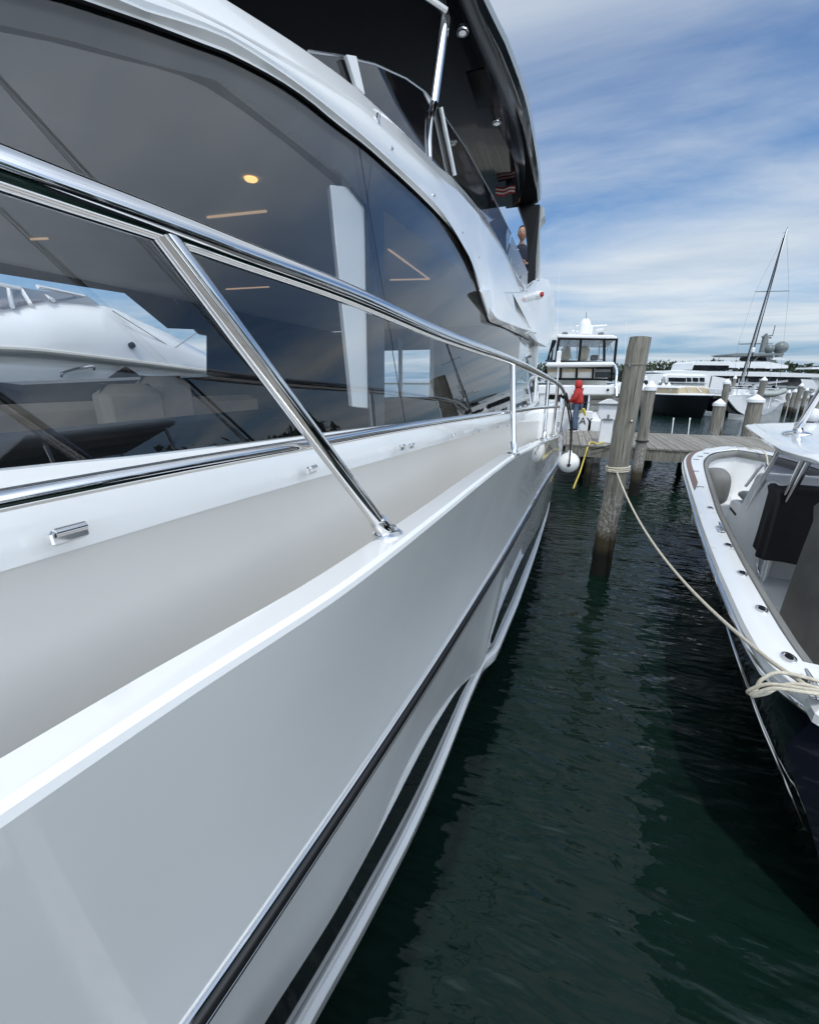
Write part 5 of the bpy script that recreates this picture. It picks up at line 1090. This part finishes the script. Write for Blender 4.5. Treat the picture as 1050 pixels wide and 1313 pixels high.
# sailing yacht, stern towards us
DS = 37.5
ss_ = frame('sailing_yacht', 960, DS, 'white sailing yacht with a tall raked mast and a grey dinghy hung across its stern', 'sailboat')
gprism([(930, 508), (934, 514), (944, 526), (953, 532), (980, 532), (990, 527), (1000, 518), (1008, 515.5), (1006, 508), (975, 505), (945, 506)], DS, .6, 'transom', PLASTW, ss_, .04)
gprism([(930, 508), (934, 514), (944, 526), (953, 532), (935, 530), (926, 520)], DS + .3, 6, 'hull', BLACKG, ss_)
gprism([(938, 506), (942, 499), (990, 501), (1006, 508)], DS + .6, 7, 'deck', GELM, ss_, .04)
mb0, mt0 = G(948, 500, DS + 5), G(1008.5, 294, DS + 5)
m = MB(); m.tube([mb0, mt0], [.10, .07], 10); m.build('mast', STEELB, ss_)
m = MB(); m.tube([G(947, 494, DS + 4.8), G(1004, 305, DS + 4.9)], [.06, .035], 8); m.tube([G(953.5, 494, DS + 4.4), G(1006, 301, DS + 4.9)], [.05, .03], 8); m.build('furled_sail', CHARC, ss_)
m = MB()
for a, b in (((968, 374), (1011, 373)), ((946, 441), (990, 440))): m.tube([G(*a, DS + 5), G(*b, DS + 5)], .035, 6)
m.build('spreader', GREYP, ss_)
m = MB()
for pl_ in ([(1008, 296), (1011, 373), (998, 500)], [(1008, 296), (968, 374), (946, 441), (938, 503)], [(990, 440), (985, 503)], [(946, 441), (948, 437)]): m.tube([G(*p, DS + 5) for p in pl_], .008, 5)
m.tube([G(1008, 300, DS + 5), G(1009, 291, DS + 5)], .02, 5); m.tube([G(1003, 299, DS + 5), G(1010, 297, DS + 5)], .02, 5); m.build('standing_rigging', GREYP, ss_)
m = MB(); m.tube([G(950, 494, DS + 3.5), G(1010, 488.5, DS + .5)], .10, 8); m.tube([G(948, 490, DS + 4), G(985, 492.5, DS + 2)], .06, 8); m.build('boom', STEELB, ss_)
m = MB(); m.box(G(951, 460, DS + 4.5), (.35, .35, .3), ch=.08); m.build('mast_winch', BLACKM, ss_)
m = MB(); m.lathe([(.1, -.2), (.16, -.15), (.16, .15), (.06, .25)], G(965, 449, DS + 4.5), 12); m.build('mast_radar', PLASTW, ss_)
m = MB(); m.tube(spline([G(974, 504, DS - .8), G(980, 505.5, DS - .8), G(995, 505, DS - .8), G(1004, 502, DS - .8), G(1008, 500, DS - .8)], 5), [.20] * 16 + [.19, .17, .13, .08, .04], 12); m.tube(spline([G(972, 503, DS - .2), G(990, 503, DS - .2), G(1006, 500, DS - .2)], 5), .18, 10); m.build('dinghy', MATS['dinghy_grey'] if 'dinghy_grey' in MATS else mat('dinghy_grey', (.34, .37, .35), .6), ss_)
m = MB()
for a, b in (((936, 506), (937, 497)), ((937, 497), (1000, 499)), ((944, 506), (945, 496)), ((960, 508), (962, 497)), ((975, 519), (977, 506)), ((984, 524), (988, 509)), ((992, 512), (1001, 514)), ((995, 505), (997, 497)), ((990, 498), (1006, 509)), ((996, 486), (994, 496)), ((955, 503), (970, 495))): m.tube([G(*a, DS - .3), G(*b, DS - .3)], .028, 6)
m.build('stern_rail', CHROME, ss_)
r2 = np.random.default_rng(5)
for k in range(26):
    px, py = r2.uniform(934, 1000), r2.uniform(496, 508); m = MB(); c = G(px, py, DS + r2.uniform(.2, 3)); m.box(c, tuple(r2.uniform(.12, .45, 3)), ch=.05, rz=r2.uniform(0, 3)); m.build('deck_gear', [PLASTW, GREYP, STEELB, CHARC, BLACKM][k % 5], ss_)
gprism([(990, 505), (994, 503.5), (994, 508.5), (990, 509)], DS - .4, .1, 'ensign', REDC, ss_)
# far dock and its pilings
fd = frame('far_dock', 950, 45, 'low far dock with dark timbers between the moored boats', 'dock')
m = MB(); a, b = G(780, 512, 46) , G(1120, 517, 46); m.prism([a * V3(1, 1, 0) + V3(0, 0, 1.15), b * V3(1, 1, 0) + V3(0, 0, 1.15), b * V3(1, 1, 0) + V3(0, 0, .85), a * V3(1, 1, 0) + V3(0, 0, .85)], fwd_ * 2); m.build('deck_planks', PILEB, fd)
k = 0
for i, (px, ptop, D, r, lab) in enumerate([(846, 490, 44, .13, 'far capped piling just right of the small white boat'), (850, 494, 42, .15, 'short far capped piling left of the black hull, second in its row'), (857, 493.5, 40, .16, 'short thick far capped piling touching the left side of the black hull'),
        (942, 484.5, 40, .14, 'far capped piling right of the black hull in front of the superyacht window'), (979, 487, 33, .21, 'far capped piling rising behind the grey dinghy'),
        (1011, 503, 40, .16, 'far piling just right of the grey dinghy, leftmost of the right row'), (1019, 502, 38, .17, 'far piling in the right row with the second lowest top'), (1027, 494.5, 36, .16, 'tallest far piling in the right row'), (1034, 500, 39, .15, 'far piling right of the tallest one in the right row'), (1046, 506, 30, .30, 'thick far piling at the right edge behind the steel outrigger'), (848.5, 486, 43, .07, 'thin bare far post between the capped pilings left of the black hull'),
        (912, 482, 47, .07, 'thin bare far post at the right shoulder of the black hull')]):
    t = G(px, ptop, D); b = t * V3(1, 1, 0); o = empty('far_piling', tuple(b), lab, 'piling', 'far pilings'); m = MB(); m.tube([b - V3(0, 0, .8), t], r, 14); m.build('shaft', PILE, o)
    if r > .1: m = MB(); m.lathe([(r * 1.1, -.08), (r * 1.14, .0), (r * .95, .04), (.02, .24)], t, 14); m.build('cap', PLASTW, o)

# ================================================================== SPORTFISHER BEYOND THE NAVY BOAT (off to the right, mirrored in hull and windows)
SX = 7.5
rb = empty('blue_sportfisher', (SX, 2.5, 0), 'dark blue sportfishing boat to the right of the navy boat, mirrored in the yacht windows', 'motor boat')
def rsec(t):
    y = -3.0 + 14.2 * t; w_ = 1.9 * (1 - max(0, (t - .45) / .55) ** 2.4) + .02; z = 1.3 + .7 * t ** 2
    return [(SX - w_, y, z), (SX - w_ * .86, y, .5), (SX - w_ * .6, y, -.3), (SX + w_ * .6, y, -.3), (SX + w_ * .86, y, .5), (SX + w_, y, z)]
m = MB(); RS = [rsec(t) for t in np.linspace(0, 1, 16)]; m.grid(RS); m.poly(RS[0]); m.grid([[r[0], r[-1]] for r in RS]); m.build('hull', NAVY, rb)
m = MB(); m.box((SX, 5.0, 2.2), (2.4, 4.6, 1.5), ch=.3); m.build('deckhouse', NAVY, rb, bevel=.05)
m = MB(); m.box((SX, 5.0, 2.5), (2.46, 4.0, .5), ch=.1); m.build('cabin_window', WINB, rb)
m = MB(); m.box((SX, 4.4, 4.7), (2.3, 2.6, .12), ch=.05); m.build('hard_top', GREYP, rb)
for x_ in (-1, 1):
    for y_ in (3.4, 5.5): m = MB(); m.tube([(SX + x_, y_, 2.8), (SX + x_, y_, 4.7)], .035, 8); m.build('top_leg', STEELB, rb)
for dx in (-1.3, 1.3):
    o0, o1 = V3(SX + dx, 10.9, 2.6), V3(SX + dx, 4.7, 11.3); m = MB(); m.tube([o0, o1], [.045, .03], 8); m.tube([o0 + V3(0, -.25, .15), .5 * (o0 + o1) + V3(0, -.22, -.05), o1 + V3(0, -.05, 0)], .012, 6); m.build('outrigger', BLACKM, rb)

# finger pier under the viewpoint: seen only as it mirrors in the hull, and lights it
fp = empty('finger_pier', (1.0, -2.5, 0), 'grey plank finger pier at the near end, mirrored low in the white hull', 'pier')
m = MB(); y = -6.0; tones = []
while y < .22:
    n0 = len(m.f); xl0 = D_(y)[0] + .30 if y > -6 else 0; m.prism([(max(-1.2, xl0), y, DZ), (4.2, y, DZ), (4.2, y + .135, DZ), (max(-1.2, xl0), y + .135, DZ)], (0, 0, -.045)); tones += [rng.uniform(0, .75)] * (len(m.f) - n0); y += .145
pl = m.build('deck_planks', PLANK, fp, fixn=False, smooth=False); at = pl.data.attributes.new('tone', 'FLOAT', 'FACE'); at.data.foreach_set('value', tones)
m = MB(); m.box((1.6, .27, DZ - .16), (5.2, .06, .30)); m.build('edge_board', PILEB, fp, smooth=False)
